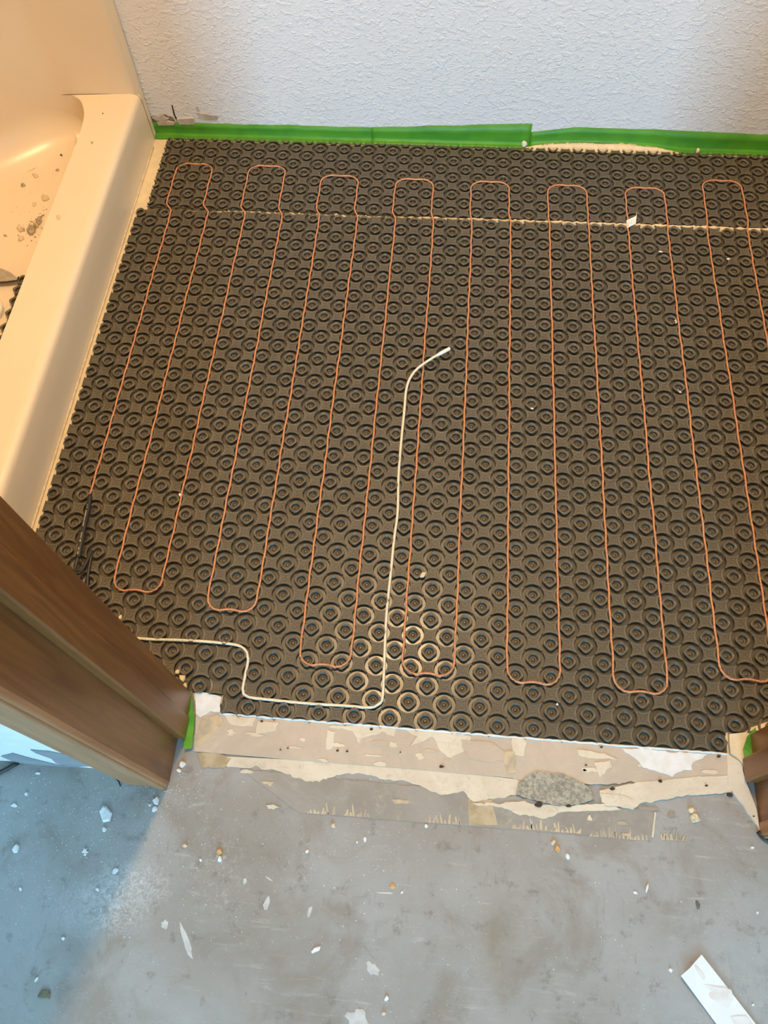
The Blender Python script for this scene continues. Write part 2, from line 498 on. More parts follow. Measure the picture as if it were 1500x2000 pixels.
layer('glue_smear_patch', [(385, 1470, .08), (430, 1472, .08), (452, 1482, .08), (440, 1500, .08), (395, 1500, .08)], M['glue_smear'], ZF, ZF + .07, .05, 18)
layer('pale_strip', [(1418, 1474, .02), (1444, 1490, .02), (1450, 1510, .02), (1462, 1545, .02), (1475, 1580, .02), (1482, 1622, .02), (1468, 1600, .05), (1444, 1566, .08), (1420, 1535, .05)],
      M['cream'], ZF, ZF + .15, .03, 19)
layer('mortar_heap', [(1424, 1472, .02), (1421, 1436, .02), (1452, 1432, .02), (1462, 1423, .03), (1500, 1410, .03), (1500, 1418, 0), (1466, 1436, .02), (1452, 1470, .03), (1456, 1500, .04), (1436, 1480, .04)],
      M['mortar'], ZF, ZF + .26, .03, 20)
layer('mortar_heap', [(374, 1338, 0), (440, 1350, 0), (440, 1370, 0), (428, 1378, .03), (405, 1372, .05), (380, 1368, .03)], M['mortar'], ZF - .03, ZF + .02, .03, 23)
layer('mortar_heap', [(382, 1351, .02), (410, 1355, .03), (433, 1362, .02), (431, 1392, .05), (412, 1390, .06), (392, 1402, .05), (384, 1395, .03)], M['bead'], ZF, ZF + .16, .05, 21)
layer('aggregate_patch', [(396, 1402, .06), (428, 1396, .05), (438, 1412, .06), (412, 1440, .06), (384, 1462, .03), (380, 1440, .03)], M['cream_dirty'], ZF, ZF + .12, .05, 22)
# paler films on the skim coat
for i, (pts, mt) in enumerate([
    ([(640, 1420), (700, 1415), (775, 1420), (770, 1440), (745, 1430), (715, 1440), (700, 1452), (690, 1430)], 'cream'),
    ([(640, 1426), (655, 1430), (650, 1462), (636, 1466)], 'cream'),
    ([(790, 1425), (880, 1428), (920, 1440), (905, 1470), (880, 1482), (855, 1460), (845, 1440), (800, 1458), (815, 1440)], 'cream'),
    ([(900, 1445), (960, 1450), (985, 1470), (1000, 1485), (960, 1490), (915, 1482)], 'skim'),
    ([(505, 1410), (545, 1412), (540, 1428), (500, 1436)], 'cream'),
    ([(440, 1398), (500, 1402), (495, 1420), (452, 1416)], 'cream'),
    ([(1000, 1442), (1025, 1446), (1022, 1478), (1000, 1476)], 'cream'),
    ([(1125, 1465), (1180, 1472), (1205, 1484), (1160, 1482), (1130, 1476)], 'cream'),
    ([(1210, 1462), (1380, 1474), (1352, 1490), (1350, 1505), (1328, 1508), (1312, 1518), (1288, 1510), (1255, 1500), (1240, 1482), (1220, 1470)], 'bead'),
    ([(1160, 1490), (1190, 1486), (1195, 1500), (1170, 1520)], 'cream'),
    ([(985, 1470), (1005, 1468), (1006, 1510), (990, 1512)], 'cream_dirty'),
    ([(1170, 1550), (1230, 1560), (1235, 1578), (1180, 1574)], 'cream'),
]):
    layer('pale_film', pts, M[mt], ZF + .09, ZF + .125 + .002 * i, .10, 40 + i)
# bristly remains along the glue line
for i, (xa, xb, ya) in enumerate([(600, 655, 1588), (672, 720, 1593), (830, 905, 1606), (1000, 1070, 1618), (1075, 1135, 1624), (1150, 1262, 1634), (1290, 1340, 1640)]):
    rg = random.Random(90 + i)
    bm = new_bm()
    x = xa
    while x < xb:
        w_, h_, le = rg.uniform(2, 7), rg.uniform(4, 26) * (.5 + .5 * math.sin((x - xa) / (xb - xa) * 3.1)), rg.uniform(-4, 4)
        yb_ = ya + (x - xa) * .07
        tri = [at(x, yb_, ZF), at(x + w_, yb_ + .5, ZF), at(x + w_ * .6 + le, yb_ - h_, ZF), at(x + w_ * .2 + le, yb_ - h_ * .9, ZF)]
        add_slab(bm, [Vector((p.x, p.y)) for p in tri], ZF + .02, ZF + .036)
        x += w_ + rg.uniform(-1, 3.5)
    build('glue_bristle', bm, M['cream_dirty'], floor, kind='stuff')
rg = random.Random(404)
for i in range(46):                  # small leftovers of compound
    x = rg.uniform(440, 1420)
    base_y = 1482 + (x - 500) * .083
    if i % 2:
        y, mt, z0_, z1_ = base_y + rg.uniform(-55, -6), rg.choice(['cream', 'cream', 'skim']), ZF + .09, ZF + .119
    else:
        y, mt, z0_, z1_ = base_y + rg.uniform(14, 92), rg.choice(['cream_dirty', 'cream', 'old_glue']), ZF + .01, ZF + .05
    a_, b_ = rg.uniform(4, 22), rg.uniform(2, 8)
    px = []
    for k in range(9):
        r_ = rg.uniform(.45, 1.2)
        px.append((x + a_ * r_ * math.cos(k * .698), y + b_ * r_ * math.sin(k * .698) + .08 * a_ * math.cos(k * .698), .03))
    layer('pale_film', px, M[mt], z0_, z1_, .03, 500 + i, step=.1)
layer('mortar_line', [(1278, 1586, .01), (1281, 1586, .01), (1276, 1636, .01), (1272, 1636, .01)], M['cream'], ZF, ZF + .05, .01, 110)
# narrow white bead of mortar squeezed out along the front edge of the membrane
bm = new_bm()
rg = random.Random(5)
pts = []
for k in range(120):
    t = k / 119
    p = at(430 + t * 992, 1394 + t * 79)
    pts.append((p.x, p.y - .02 + rg.uniform(-.02, .02), ZF + .12))
add_tube(bm, pts, lambda t: .06 + .035 * mnoise.noise(Vector((t * 40, 0, 0))), 6)
build('mortar_bead', bm, M['bead'], floor, smooth=True)
# pits and nail holes in the threshold
for i, (x, y, s) in enumerate([(512, 1410, 6), (726, 1425, 7), (548, 1465, 3), (563, 1462, 3), (1174, 1460, 5), (1402, 1478, 7), (1288, 1526, 8), (1195, 1541, 9), (1052, 1572, 14), (1110, 1574, 9),
                               (1424, 1553, 11), (1378, 1535, 5), (1144, 1495, 4), (782, 1470, 3), (1470, 1595, 4), (660, 1467, 5), (678, 1468, 4), (862, 1498, 8)]):
    rg = random.Random(200 + i)
    s *= .75
    px = [(x + s * math.cos(a) * rg.uniform(.5, 1), y + s * .6 * math.sin(a) * rg.uniform(.5, 1)) for a in [k * math.pi / 4 for k in range(8)]]
    layer('pit', px, M['crack'], ZF, ZF + .165, 0, 200 + i, step=9)

# ------------------------------------------------------------------ broken drywall at the foot of the back wall
def wall_patch(name, px, mat, d, amp, seed, step=.12):
    rg = random.Random(seed)
    pts = []
    for x, y in px:
        a, b = (x - 750) / F, (y - 1000) / F
        v = Vector([CR[0][i] * a + CR[1][i] * b + CR[2][i] for i in range(3)])
        t = (YB - CC.y) / v.y
        p = CC + v * t
        pts.append((p.x, p.z))
    bm = new_bm()
    out = rough_outline(pts, amp, rg, step, seed=seed)
    add_slab(bm, out, 0, d)
    for v in bm.verts:
        x, z, q = v.co
        v.co = (x, YB - q, z)
    return build(name, bm, mat, wall_back)
wall_patch('drywall_gap', [(294, 227), (322, 223), (338, 229), (344, 242), (306, 243), (296, 236)], M['drywall_dark'], .03, .05, 301)
wall_patch('drywall_gap', [(335, 205), (337, 205), (342, 224), (351, 242), (348, 242), (339, 224)], M['crack'], .03, .01, 302)
wall_patch('drywall_flake', [(297, 228), (318, 224), (330, 231), (318, 236), (304, 233)], M['drywall_paper'], .12, .04, 303)
wall_patch('drywall_flake', [(345, 232), (378, 230), (380, 242), (350, 242)], M['drywall_paper'], .10, .05, 304)
wall_patch('drywall_flake', [(306, 236), (328, 234), (342, 238), (340, 242), (310, 243)], M['drywall_paper'], .15, .03, 305)
wall_patch('drywall_stain', [(384, 219), (400, 222), (428, 226), (424, 234), (404, 234), (388, 230)], M['drywall_paper'], .04, .06, 306)
wall_patch('drywall_gap', [(382, 206), (387, 208), (390, 218), (384, 216)], M['drywall_paper'], .03, .03, 307)
wall_patch('drywall_gap', [(1205, 257), (1230, 256), (1236, 261), (1210, 262)], M['drywall_paper'], .03, .03, 308)
# hall side, beside the door casing: grey wall board shows where the white paint and paper are torn off
def hall_patch(px, seed):
    rg = random.Random(seed)
    pts = []
    for x, y in px:
        a, b = (x - 750) / F, (y - 1000) / F
        v = Vector([CR[0][i] * a + CR[1][i] * b + CR[2][i] for i in range(3)])
        p = CC + v * ((YO - CC.y) / v.y)
        pts.append((p.x, p.z))
    bm = new_bm()
    add_slab(bm, rough_outline(pts, .03, rg, .15, seed=seed), 0, .05)
    for v in bm.verts:
        x, z, q = v.co
        v.co = (x, YO - q, z)
    return build('torn_board_face', bm, M['torn_board'], wall_front)
M['torn_board'] = speckled('torn_grey_board', (0.25, 0.255, 0.26), (0.30, 0.30, 0.30), 0.8, 20, 0.2)
hall_patch([(60, 1463), (95, 1466), (132, 1473), (175, 1495), (140, 1497), (110, 1489), (100, 1480), (72, 1470)], 311)
hall_patch([(2, 1476), (25, 1470), (60, 1480), (110, 1492), (150, 1498), (178, 1505), (60, 1497), (40, 1490), (22, 1484)], 312)

# ------------------------------------------------------------------ door frame (two jambs)
def jamb(name, s, xin):
    """s=+1: jamb on the left of the opening (faces +X), s=-1: on the right"""
    t = bpy.data.objects.new(name, None)
    t.location = Vector((xin, (YI + YO) / 2, ZF)) * U
    COL.objects.link(t)
    t['kind'] = 'structure'
    def bx(nm, d0, d1, y0, y1, z0, z1, bev, mt='wood'):
        bm = new_bm()
        xa, xb = xin + s * d0, xin + s * d1
        add_box(bm, min(xa, xb), max(xa, xb), y0, y1, z0, z1)
        bevel_all(bm, bev, 3)
        return build(nm, bm, M[mt], t)
    top = 81.5
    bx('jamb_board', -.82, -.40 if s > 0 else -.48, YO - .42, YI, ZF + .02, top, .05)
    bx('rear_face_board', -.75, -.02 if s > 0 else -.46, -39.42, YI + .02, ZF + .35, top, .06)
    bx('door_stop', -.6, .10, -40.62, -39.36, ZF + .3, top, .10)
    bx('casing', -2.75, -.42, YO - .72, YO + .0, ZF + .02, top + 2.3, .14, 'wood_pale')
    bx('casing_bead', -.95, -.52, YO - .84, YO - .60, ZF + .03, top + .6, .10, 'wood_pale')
    return t
jamb('trim_1', 1, -18.30)
jamb('trim_2', -1, 12.20)
bm = new_bm()
add_box(bm, -19.08, 12.98, YO - .42, YI, 81.4, 82.0)
add_box(bm, -21.05, 14.95, YO - .72, YO, 82.0, 84.4)
build('trim_3', bm, M['wood'], kind='structure')

# ------------------------------------------------------------------ shower stall
stall = thing('shower_stall', 'almond fibreglass shower stall with low rounded curb left of the black membrane', 'shower stall', (-32.7, -14, ZF))
ZC, ZP = 4.05, 0.6
XO = -30.85
def arc_pts(pts, step=.35):
    return [(p.x, p.y) for p in catmull([(a, b, 0) for a, b in pts], step)]
far_curve = arc_pts([(-34.45, 2.0), (-34.5, 4.4), (-34.78, 6.4), (-35.6, 8.0), (-36.9, 8.55), (-38.8, 7.7), (-42.5, 4.6), (-48.5, 0.6), (-55, -2.4), (-59.5, -4.6), (-62.0, -8.0), (-62.4, -12.0)], .5)
near_curve = arc_pts([(-62.4, -30), (-61.6, -34), (-59, -36.4), (-55, -36.8), (-40, -36.8), (-36.5, -36.5), (-34.9, -35), (-34.45, -32)], .6)
loop = far_curve + near_curve
def ccw_normal(lp, i):
    n_ = len(lp)
    a, b = Vector(lp[(i - 1) % n_]), Vector(lp[(i + 1) % n_])
    d = (b - a).normalized()
    return Vector((-d.y, d.x))
cen = Vector((-48, -16))
bm = new_bm()
i0 = next(i for i, p in enumerate(far_curve) if p[0] < -36.6)
i1 = len(loop) - 9
rings = []
rings.append([bm.verts.new((p[0], p[1], 84)) if i0 <= i <= i1 else None for i, p in enumerate(loop)])
def cove(p):
    f_ = min(1, max(0, (-35.0 - p[0]) / 5.0))
    f_ = f_ * f_ * (3 - 2 * f_)
    if p[0] < -56 or p[1] < -28:
        f_ = 0.0
    return .9 + 2.1 * f_
for st in range(-2, 9):
    ring = []
    for i, p in enumerate(loop):
        nv = ccw_normal(loop, i)
        if nv.dot(cen - Vector(p)) < 0:
            nv = -nv
        r_ = cove(p)
        if st == -2:
            ins, z = 0, ZC
        elif st == -1:
            ins, z = 0, ZP + r_ + .05
        else:
            a = math.pi / 2 * st / 8
            ins, z = r_ * (1 - math.cos(a)), ZP + r_ - r_ * math.sin(a)
        q = Vector(p) + nv * ins
        ring.append(bm.verts.new((q.x, q.y, z)))
    rings.append(ring)
nl = len(loop)
for a, b in zip(rings, rings[1:]):
    for k in range(nl):
        if a[k] and a[(k + 1) % nl]:
            bm.faces.new((a[k], a[(k + 1) % nl], b[(k + 1) % nl], b[k]))
fl0 = bm.faces.new(rings[-1])
bmesh.ops.triangulate(bm, faces=[fl0])
# the end panel runs on over the curb and turns with a wide radius into a front flange
prev = (rings[0][i0], rings[1][i0])
fl_ = [(-35.6, 8.66), (-34.0, 8.72), (XO - 1.1, 8.78), (XO - .5, 8.84), (XO - .2, 8.98), (XO - .04, 9.25), (XO, 9.5), (XO, 9.64)]
for i, (x, y) in enumerate(fl_):
    cur = (bm.verts.new((x, y, 84)), bm.verts.new((x, y, ZC - .03 if i < 4 else ZF + .05)))
    bm.faces.new((prev[0], cur[0], cur[1], prev[1]))
    prev = cur
build('pan', bm, M['gelcoat'], stall, smooth=True)
# curb: top face up to the basin edge, rounded nose, apron down to the floor
bm = new_bm()
inner = [p for p in loop[:next(i for i, p in enumerate(far_curve) if p[0] < -37.3)]]
inner_n = [p for p in loop if p[1] < -30 and p[0] > -36.6]
line_in = inner_n + inner                      # from near end to far end
nose = [(-XO * 0 + XO - .75, ZC), (XO - .42, ZC - .03), (XO - .2, ZC - .12), (XO - .06, ZC - .28), (XO, ZC - .6), (XO + .02, 2.0), (XO + .06, ZF)]
rows = []
ys_end = 8.95
for i, (x, y) in enumerate(line_in):
    yy = y
    if i >= len(line_in) - 5:
        yy = y
    row = [bm.verts.new((x, y, ZC))]
    t = (y - (-36.5)) / (8.6 + 36.5)
    yo = -38.0 + max(0, min(1, t)) * (ys_end + 38.0)
    for (nx, nz) in nose:
        row.append(bm.verts.new((nx, yo, nz)))
    rows.append(row)
rows.append([bm.verts.new((v.co.x, 9.05, v.co.z)) for v in rows[-1]])
for a, b in zip(rows, rows[1:]):
    for k in range(len(nose)):
        bm.faces.new((a[k], b[k], b[k + 1], a[k + 1]))
build('curb', bm, M['gelcoat'], stall, smooth=True)
bm = new_bm()
pts = [(XO + .09, -38 + k * 1.0, ZF + .06) for k in range(47)]
add_tube(bm, pts, lambda t: .09 + .05 * mnoise.noise(Vector((t * 30, 3, 0))), 6)
build('caulk_line', bm, M['chip_tan'], stall, smooth=True)

# ------------------------------------------------------------------ ceiling lamp (out of frame, lights the bathroom)
lamp = thing('ceiling_lamp', 'round opal glass ceiling lamp over the bathroom floor', 'lamp', (LAMP[0], LAMP[1], H))
bm = new_bm()
bmesh.ops.create_cone(bm, cap_ends=True, segments=32, radius1=6.0, radius2=6.4, depth=1.0, matrix=Matrix.Translation((LAMP[0], LAMP[1], H - .5)))
build('lamp_base', bm, M['chrome'], lamp)
bm = new_bm()
bmesh.ops.create_uvsphere(bm, u_segments=24, v_segments=10, radius=5.6, matrix=Matrix.Translation((LAMP[0], LAMP[1], H - 1.0)) @ Matrix.Diagonal((1, 1, .3, 1)))
build('lamp_shade', bm, M['globe'], lamp, smooth=True)
area('bathroom_lamp_light', (LAMP[0], LAMP[1], LAMP[2] - .4), (0, 0, 0), 7, 7, LAMP_W, LAMP_C, 'DISK')

# ------------------------------------------------------------------ the studded membrane
ZB = -0.205                     # face of the membrane sheet between its studs
def stud_bm(bm, cx, cy, sx=1.0, sy=1.0, seg=20):
    prof = [(.315, ZB), (.335, -.10), (.405, .0), (.425, .045), (.412, .085), (.375, .105), (.325, .10), (.280, .075), (.245, .035), (.238, .0), (.265, -.06), (.275, -.165), (.12, -.168), (.09, -.125), (.05, -.115)]
    rings = []
    for r, z in prof:
        rings.append([bm.verts.new((cx + sx * rr * math.cos(a), cy + sy * rr * math.sin(a), z)) for a in [2 * math.pi * k / seg for k in range(seg)]
                      for rr in [r * (1 + (.085 if r > .3 else .02 if r > .2 else 0) * math.cos(4 * a))]])
    for a, b in zip(rings, rings[1:]):
        for k in range(seg):
            bm.faces.new((a[k], a[(k + 1) % seg], b[(k + 1) % seg], b[k]))
    bm.faces.new(rings[-1])

RW = .665
def pad_outline():
    out = []
    for q in range(4):
        b = q * math.pi / 2
        for k in range(-3, 4):
            f = k / 3 * .70
            x, y = 1 - RW * math.cos(f), RW * math.sin(f)
            out.append((x * math.cos(b) - y * math.sin(b), x * math.sin(b) + y * math.cos(b)))
    return out
PO = pad_outline()
def pad_bm(bm, cx, cy, sx=1.0, sy=1.0, fine=True):
    def ring(k, z):
        return [bm.verts.new((cx + sx * k * x, cy + sy * k * y, z)) for x, y in PO]
    sq = [(.55, .0), (.55, -.045)] if fine else []
    rs = [ring(.66, ZB), ring(.72, -.07), ring(1.0, .015), ring(1.015, .045), ring(.965, .068), ring(.88, .060)] + [ring(k, z) for k, z in [(.60, .052), (.55, .018)]]
    n_ = len(PO)
    for a, b in zip(rs, rs[1:]):
        for k in range(n_):
            bm.faces.new((a[k], a[(k + 1) % n_], b[(k + 1) % n_], b[k]))
    bm.faces.new(rs[-1])
    if fine:                   # small moulded dimple in the middle
        seg = 12
        pr = [(.155, .018), (.142, .052), (.10, .052), (.082, .005), (.03, .0)]
        rr = [[bm.verts.new((cx + sx * r * math.cos(2 * math.pi * k / seg), cy + sy * r * math.sin(2 * math.pi * k / seg), z)) for k in range(seg)] for r, z in pr]
        for a, b in zip(rr, rr[1:]):
            for k in range(seg):
                bm.faces.new((a[k], a[(k + 1) % seg], b[(k + 1) % seg], b[k]))
        bm.faces.new(rr[-1])
    for dx, dy in ((1, 1), (1, -1)):   # low double ridges on the necks to the next pads
        for o in (-.045, .045):
            d = Vector((dx, dy)).normalized()
            e = Vector((-d.y, d.x))
            c = Vector((dx * .5, dy * .5)) + e * o
            vs = []
            for (l, w_, z) in ((.14, .026, ZB), (.13, .014, ZB + .10)):
                for sl, sw in ((-1, -1), (1, -1), (1, 1), (-1, 1)):
                    p = c + d * (l * sl) + e * (w_ * sw)
                    vs.append(bm.verts.new((cx + sx * p.x, cy + sy * p.y, z)))
            bm.faces.new(vs[4:])
            for k in range(4):
                bm.faces.new((vs[k], vs[(k + 1) % 4], vs[4 + (k + 1) % 4], vs[4 + k]))

def pixel(p):
    d = Vector(p) - CC
    c = [sum(CR[r][i] * d[i] for i in range(3)) for r in range(3)]
    return 750 + F * c[0] / c[2], 1000 + F * c[1] / c[2], c[2]

def membrane(name, label, loc, outline, cells, sx, sy, cap):
    """cells: list of (x, y, is_stud); outline: list of rectangles (x0,x1,y0,y1) that the sheet covers"""
    root = thing(name, label, 'floor membrane', loc)
    x0, x1, y0, y1 = outline[0]
    sheet_cells = [[], []]
    cut = []
    seen = [[], []]
    for x, y, s in cells:
        m_ = .46
        inside = any(a + m_ <= x <= b - m_ and c + m_ <= y <= d - m_ for a, b, c, d in outline)
        touch = any(a - .44 < x < b + .44 and c - .44 < y < d + .44 for a, b, c, d in outline)
        if inside:
            u, v, dd = pixel((x, y, 0))
            vis = -20 < u < 1520 and -20 < v < 2020
            (sheet_cells if not vis else seen)[0 if s else 1].append((dd, x, y))
        elif touch:
            cut.append((x, y, s))
    org = Vector(loc) * U
    for kind, nm in ((0, 'stud'), (1, 'pad')):
        seen[kind].sort()
        bm = new_bm()
        (stud_bm if kind == 0 else pad_bm)(bm, 0, 0, sx, sy)
        bmesh.ops.recalc_face_normals(bm, faces=bm.faces[:])
        for v in bm.verts:
            v.co = v.co * U
        me = bpy.data.meshes.new(nm)
        bm.to_mesh(me)
        bm.free()
        me.materials.append(M['mat_stud' if kind == 0 else 'mat_pad'])
        for p in me.polygons:
            p.use_smooth = kind == 0
        for dd, x, y in seen[kind][:cap]:
            o = bpy.data.objects.new(nm, me)
            o.parent = root
            o.location = Vector((x, y, 0)) * U - org
            COL.objects.link(o)
        rest = seen[kind][cap:] + sheet_cells[kind]
        if rest:
            bm = new_bm()
            for dd, x, y in rest:
                (stud_bm(bm, x, y, sx, sy, 16) if kind == 0 else pad_bm(bm, x, y, sx, sy, dd < 66))
            build('far_studs' if kind == 0 else 'far_pads', bm, M['mat_stud' if kind == 0 else 'mat_pad'], root, smooth=kind == 0, kind='stuff', normals=False)
    # studs and pads that the knife cut through
    bm = new_bm()
    for x, y, s in cut:
        for a, b, c, d in (outline[::-1] if y < -37.2 and -16.5 < x < 11.4 else outline):
            if a - .44 < x < b + .44 and c - .44 < y < d + .44:
                t = new_bm()
                (stud_bm(t, x, y, sx, sy, 16) if s else pad_bm(t, x, y, sx, sy, False))
                for co, no in (((a, 0, 0), (-1, 0, 0)), ((b, 0, 0), (1, 0, 0)), ((0, c, 0), (0, -1, 0)), ((0, d, 0), (0, 1, 0))):
                    bmesh.ops.bisect_plane(t, geom=t.verts[:] + t.edges[:] + t.faces[:], plane_co=co, plane_no=no, clear_outer=True)
                if t.verts:
                    me = bpy.data.meshes.new('tmp')
                    t.to_mesh(me)
                    bm.from_mesh(me)
                    bpy.data.meshes.remove(me)
                t.free()
                break
    build('cut_studs', bm, M['mat_stud'], root, kind='stuff', normals=False)
    bm = new_bm()
    for q, (a, b, c, d) in enumerate(outline):
        add_box(bm, a, b, c, min(d, outline[0][2]) if q else d, ZB - .03, ZB)
    build('sheet', bm, M['mat'], root)
    return root

ASP = 0.99
LOW = [(-30.3, 27.0, -37.98, 0.55), (-16.6, 11.45, -39.12, -30.0)]
cells = [(float(i), j * ASP, (i + j) % 2 == 0) for i in range(-31, 29) for j in range(-41, 3)]
def inside_low(c):
    return True
membrane('heating_membrane', 'large main sheet of black studded heating membrane reaching the doorway', (-2, -19, ZF), LOW, cells, 1.0, .985, 300)
UPP = [(-29.62, 27.0, 0.62, 8.93)]
cells = []
for k in range(-2, 10):
    for i in range(-31, 29):
        x = -0.12 + 1.017 * i
        y = 8.02 - .0062 * x - .985 * k
        cells.append((x, y, (i + k) % 2 == 0))
membrane('heating_membrane', 'narrow strip of black studded membrane along the back wall behind the seam', (-2, 5, ZF), UPP, cells, 1.0, .985, 300)

# mortar pushed up through the seam between the sheets, wider to the right
bm = new_bm()
rg = random.Random(21)
xs = -24.0
ring_prev = None
while xs < 26.5:
    f = (xs + 24) / 44
    wdt = max(.02, .03 + .17 * max(0, f - .35) + (.05 + .10 * f) * mnoise.noise(Vector((xs * .8, 1, 0))) + rg.uniform(-.03, .05))
    yc = .585 - .004 * max(0, xs) + rg.uniform(-.03, .03)
    zt = -.12 + .15 * min(1, f + .2) + rg.uniform(-.04, .04) + .05 * mnoise.noise(Vector((xs * 1.7, 4, 0)))
    if f < .35:
        zt = -.16 + rg.uniform(-.06, .14)
    cur = [bm.verts.new((xs, yc - wdt * 1.25, ZB - .02)), bm.verts.new((xs, yc - wdt * .6, zt)), bm.verts.new((xs, yc + wdt * .6, zt + rg.uniform(-.03, .03))), bm.verts.new((xs, yc + wdt * 1.25, ZB - .02))]
    if ring_prev:
        for k in range(3):
            bm.faces.new((ring_prev[k], cur[k], cur[k + 1], ring_prev[k + 1]))
    ring_prev = cur
    xs += rg.uniform(.10, .22)
build('mortar_seam', bm, M['mortar'], floor, smooth=True)

# ------------------------------------------------------------------ heating cable
ZW = 0.045
def low_x(k): return 3.0 * k - .5
def up_x(k): return -0.12 + 1.017 * (3.0 * k - .5)
tops = [5.71, 5.73, 4.85, 4.71, 4.69, 4.56, 4.55, 5.66, 4.6]
bots = [-32.17, -33.01, -35.96, -36.05, -36.13, -36.22, -35.1, -36.1]
path = []
rg = random.Random(77)
def run(k, ya, yb):
    """points of wire k from ya to yb (exclusive of the turns)"""
    n_ = max(2, int(abs(yb - ya) / .33))
    out = []
    for i in range(n_ + 1):
        y = ya + (yb - ya) * i / n_
        s = min(1, max(0, (y - .15) / .95))
        s = s * s * (3 - 2 * s)
        x = low_x(k) * (1 - s) + up_x(k) * s
        x += .022 * math.sin(math.pi * y / ASP + k * 1.5) + .04 * mnoise.noise(Vector((k * 7.3, y * .25, 0)))
        out.append((x, y, ZW + .02 * mnoise.noise(Vector((k * 3.1, y * .6, 9)))))
    return out
R_ = .75
path += [(-27.50, -26.1, .12), (-27.49, -25.4, .04)]
k = -9
path += run(k, -25.0, tops[0] - R_)
for li in range(8):
    # turn over the top from k to k+1
    yt = tops[li]
    xa, xb = up_x(k), up_x(k + 1)
    for a in (22, 45, 68):
        path.append((xa + R_ * (1 - math.cos(math.radians(a))), yt - R_ + R_ * math.sin(math.radians(a)), ZW))
    m_ = 7
    for i in range(m_ + 1):
        t = i / m_
        path.append((xa + R_ + (xb - xa - 2 * R_) * t, yt + .03 * math.sin(t * 9) - .02 * t, ZW + .05))
    for a in (68, 45, 22):
        path.append((xb - R_ * (1 - math.cos(math.radians(a))), yt - R_ + R_ * math.sin(math.radians(a)), ZW))
    k += 1
    if li < 7:
        yb = bots[li]
        rb = .85
        path += run(k, yt - R_, yb + rb)
        xa, xb = low_x(k), low_x(k + 1)
        for a in (22, 45, 68):
            path.append((xa + rb * (1 - math.cos(math.radians(a))), yb + rb - rb * math.sin(math.radians(a)), ZW))
        m_ = 7
        for i in range(m_ + 1):
            t = i / m_
            path.append((xa + rb + (xb - xa - 2 * rb) * t, yb + .10 * math.sin(math.pi * t), ZW + .05))
        for a in (68, 45, 22):
            path.append((xb - rb * (1 - math.cos(math.radians(a))), yb + rb - rb * math.sin(math.radians(a)), ZW))
        k += 1
        path += run(k, yb + rb, tops[li + 1] - R_)
    else:
        path += run(k, yt - R_, -36.0)
cable = thing('heating_cable', 'copper orange heating cable looped back and forth across both black sheets', 'cable', (-27.5, -25.4, 0))
bm = new_bm()
add_tube(bm, path, .066, 8)
build('heating_wire', bm, M['cable'], cable, smooth=True)
sl = [(-27.49, -25.75, 0.03), (-27.30, -26.57, .2), (-27.05, -27.98, .55), (-26.80, -29.53, .8), (-26.72, -30.5, .82)]
bm = new_bm()
add_tube(bm, catmull(sl, .2), lambda t: .13 if t < .04 else .165, 10)
o = build('splice_sleeve', bm, M['black'], cable, smooth=True)
o['label'] = 'black splice sleeve with faint pale print'
bm = new_bm()
add_tube(bm, catmull([(-26.72, -30.4, .82), (-26.74, -31.0, .80), (-26.72, -31.45, .66), (-26.58, -31.42, .5), (-26.44, -30.95, .36), (-26.36, -30.3, .24), (-26.33, -29.7, .14), (-26.25, -30.4, .10),
                      (-26.15, -31.4, .08), (-25.9, -32.4, .08), (-25.4, -33.6, .08), (-24.9, -34.6, .06)], .15), .105, 8)
build('cold_lead', bm, M['black'], cable, smooth=True)
bm = new_bm()
sp_ = catmull(sl, .1)
for i in range(8, len(sp_) - 2):
    if rg.random() < .55:
        p = sp_[i] + Vector((-.01, 0, .166))
        l_ = rg.uniform(.02, .045)
        add_box(bm, p.x - .035, p.x + .03, p.y - l_, p.y + l_, p.z - .01, p.z + .006)
build('printed_marking', bm, M['print'], cable, kind='stuff')
# paper flag on the cable
def quad_sheet(pts, th):
    bm = new_bm()
    lo = [bm.verts.new(p) for p in pts]
    hi = [bm.verts.new((p[0], p[1], p[2] + th)) for p in pts]
    n_ = len(pts)
    bm.faces.new(lo[::-1]); bm.faces.new(hi)
    for k in range(n_):
        bm.faces.new((lo[k], lo[(k + 1) % n_], hi[(k + 1) % n_], hi[k]))
    return bm
fl = [(8.40, 0.02, .08), (9.07, 0.44, .16), (9.16, 0.92, .16), (9.24, 1.75, .20), (9.14, 1.28, .17), (8.42, .86, .08)]
o = build('tag', quad_sheet(fl, .02), M['paper'], cable)
o['label'] = 'small white paper flag with printed lines'
bm = new_bm()
for r_ in range(3):
    for c_ in range(4):
        if rg.random() < .85:
            u, v = .10 + .2 * c_ + rg.uniform(0, .04), .22 + .22 * r_
            x = 8.41 + .68 * u; y = .06 + .44 * u + .72 * v; z = .105 + .075 * u
            add_box(bm, x, x + .09, y, y + .045, z, z + .004)
build('printed_marking', bm, M['ink'], cable, kind='stuff')

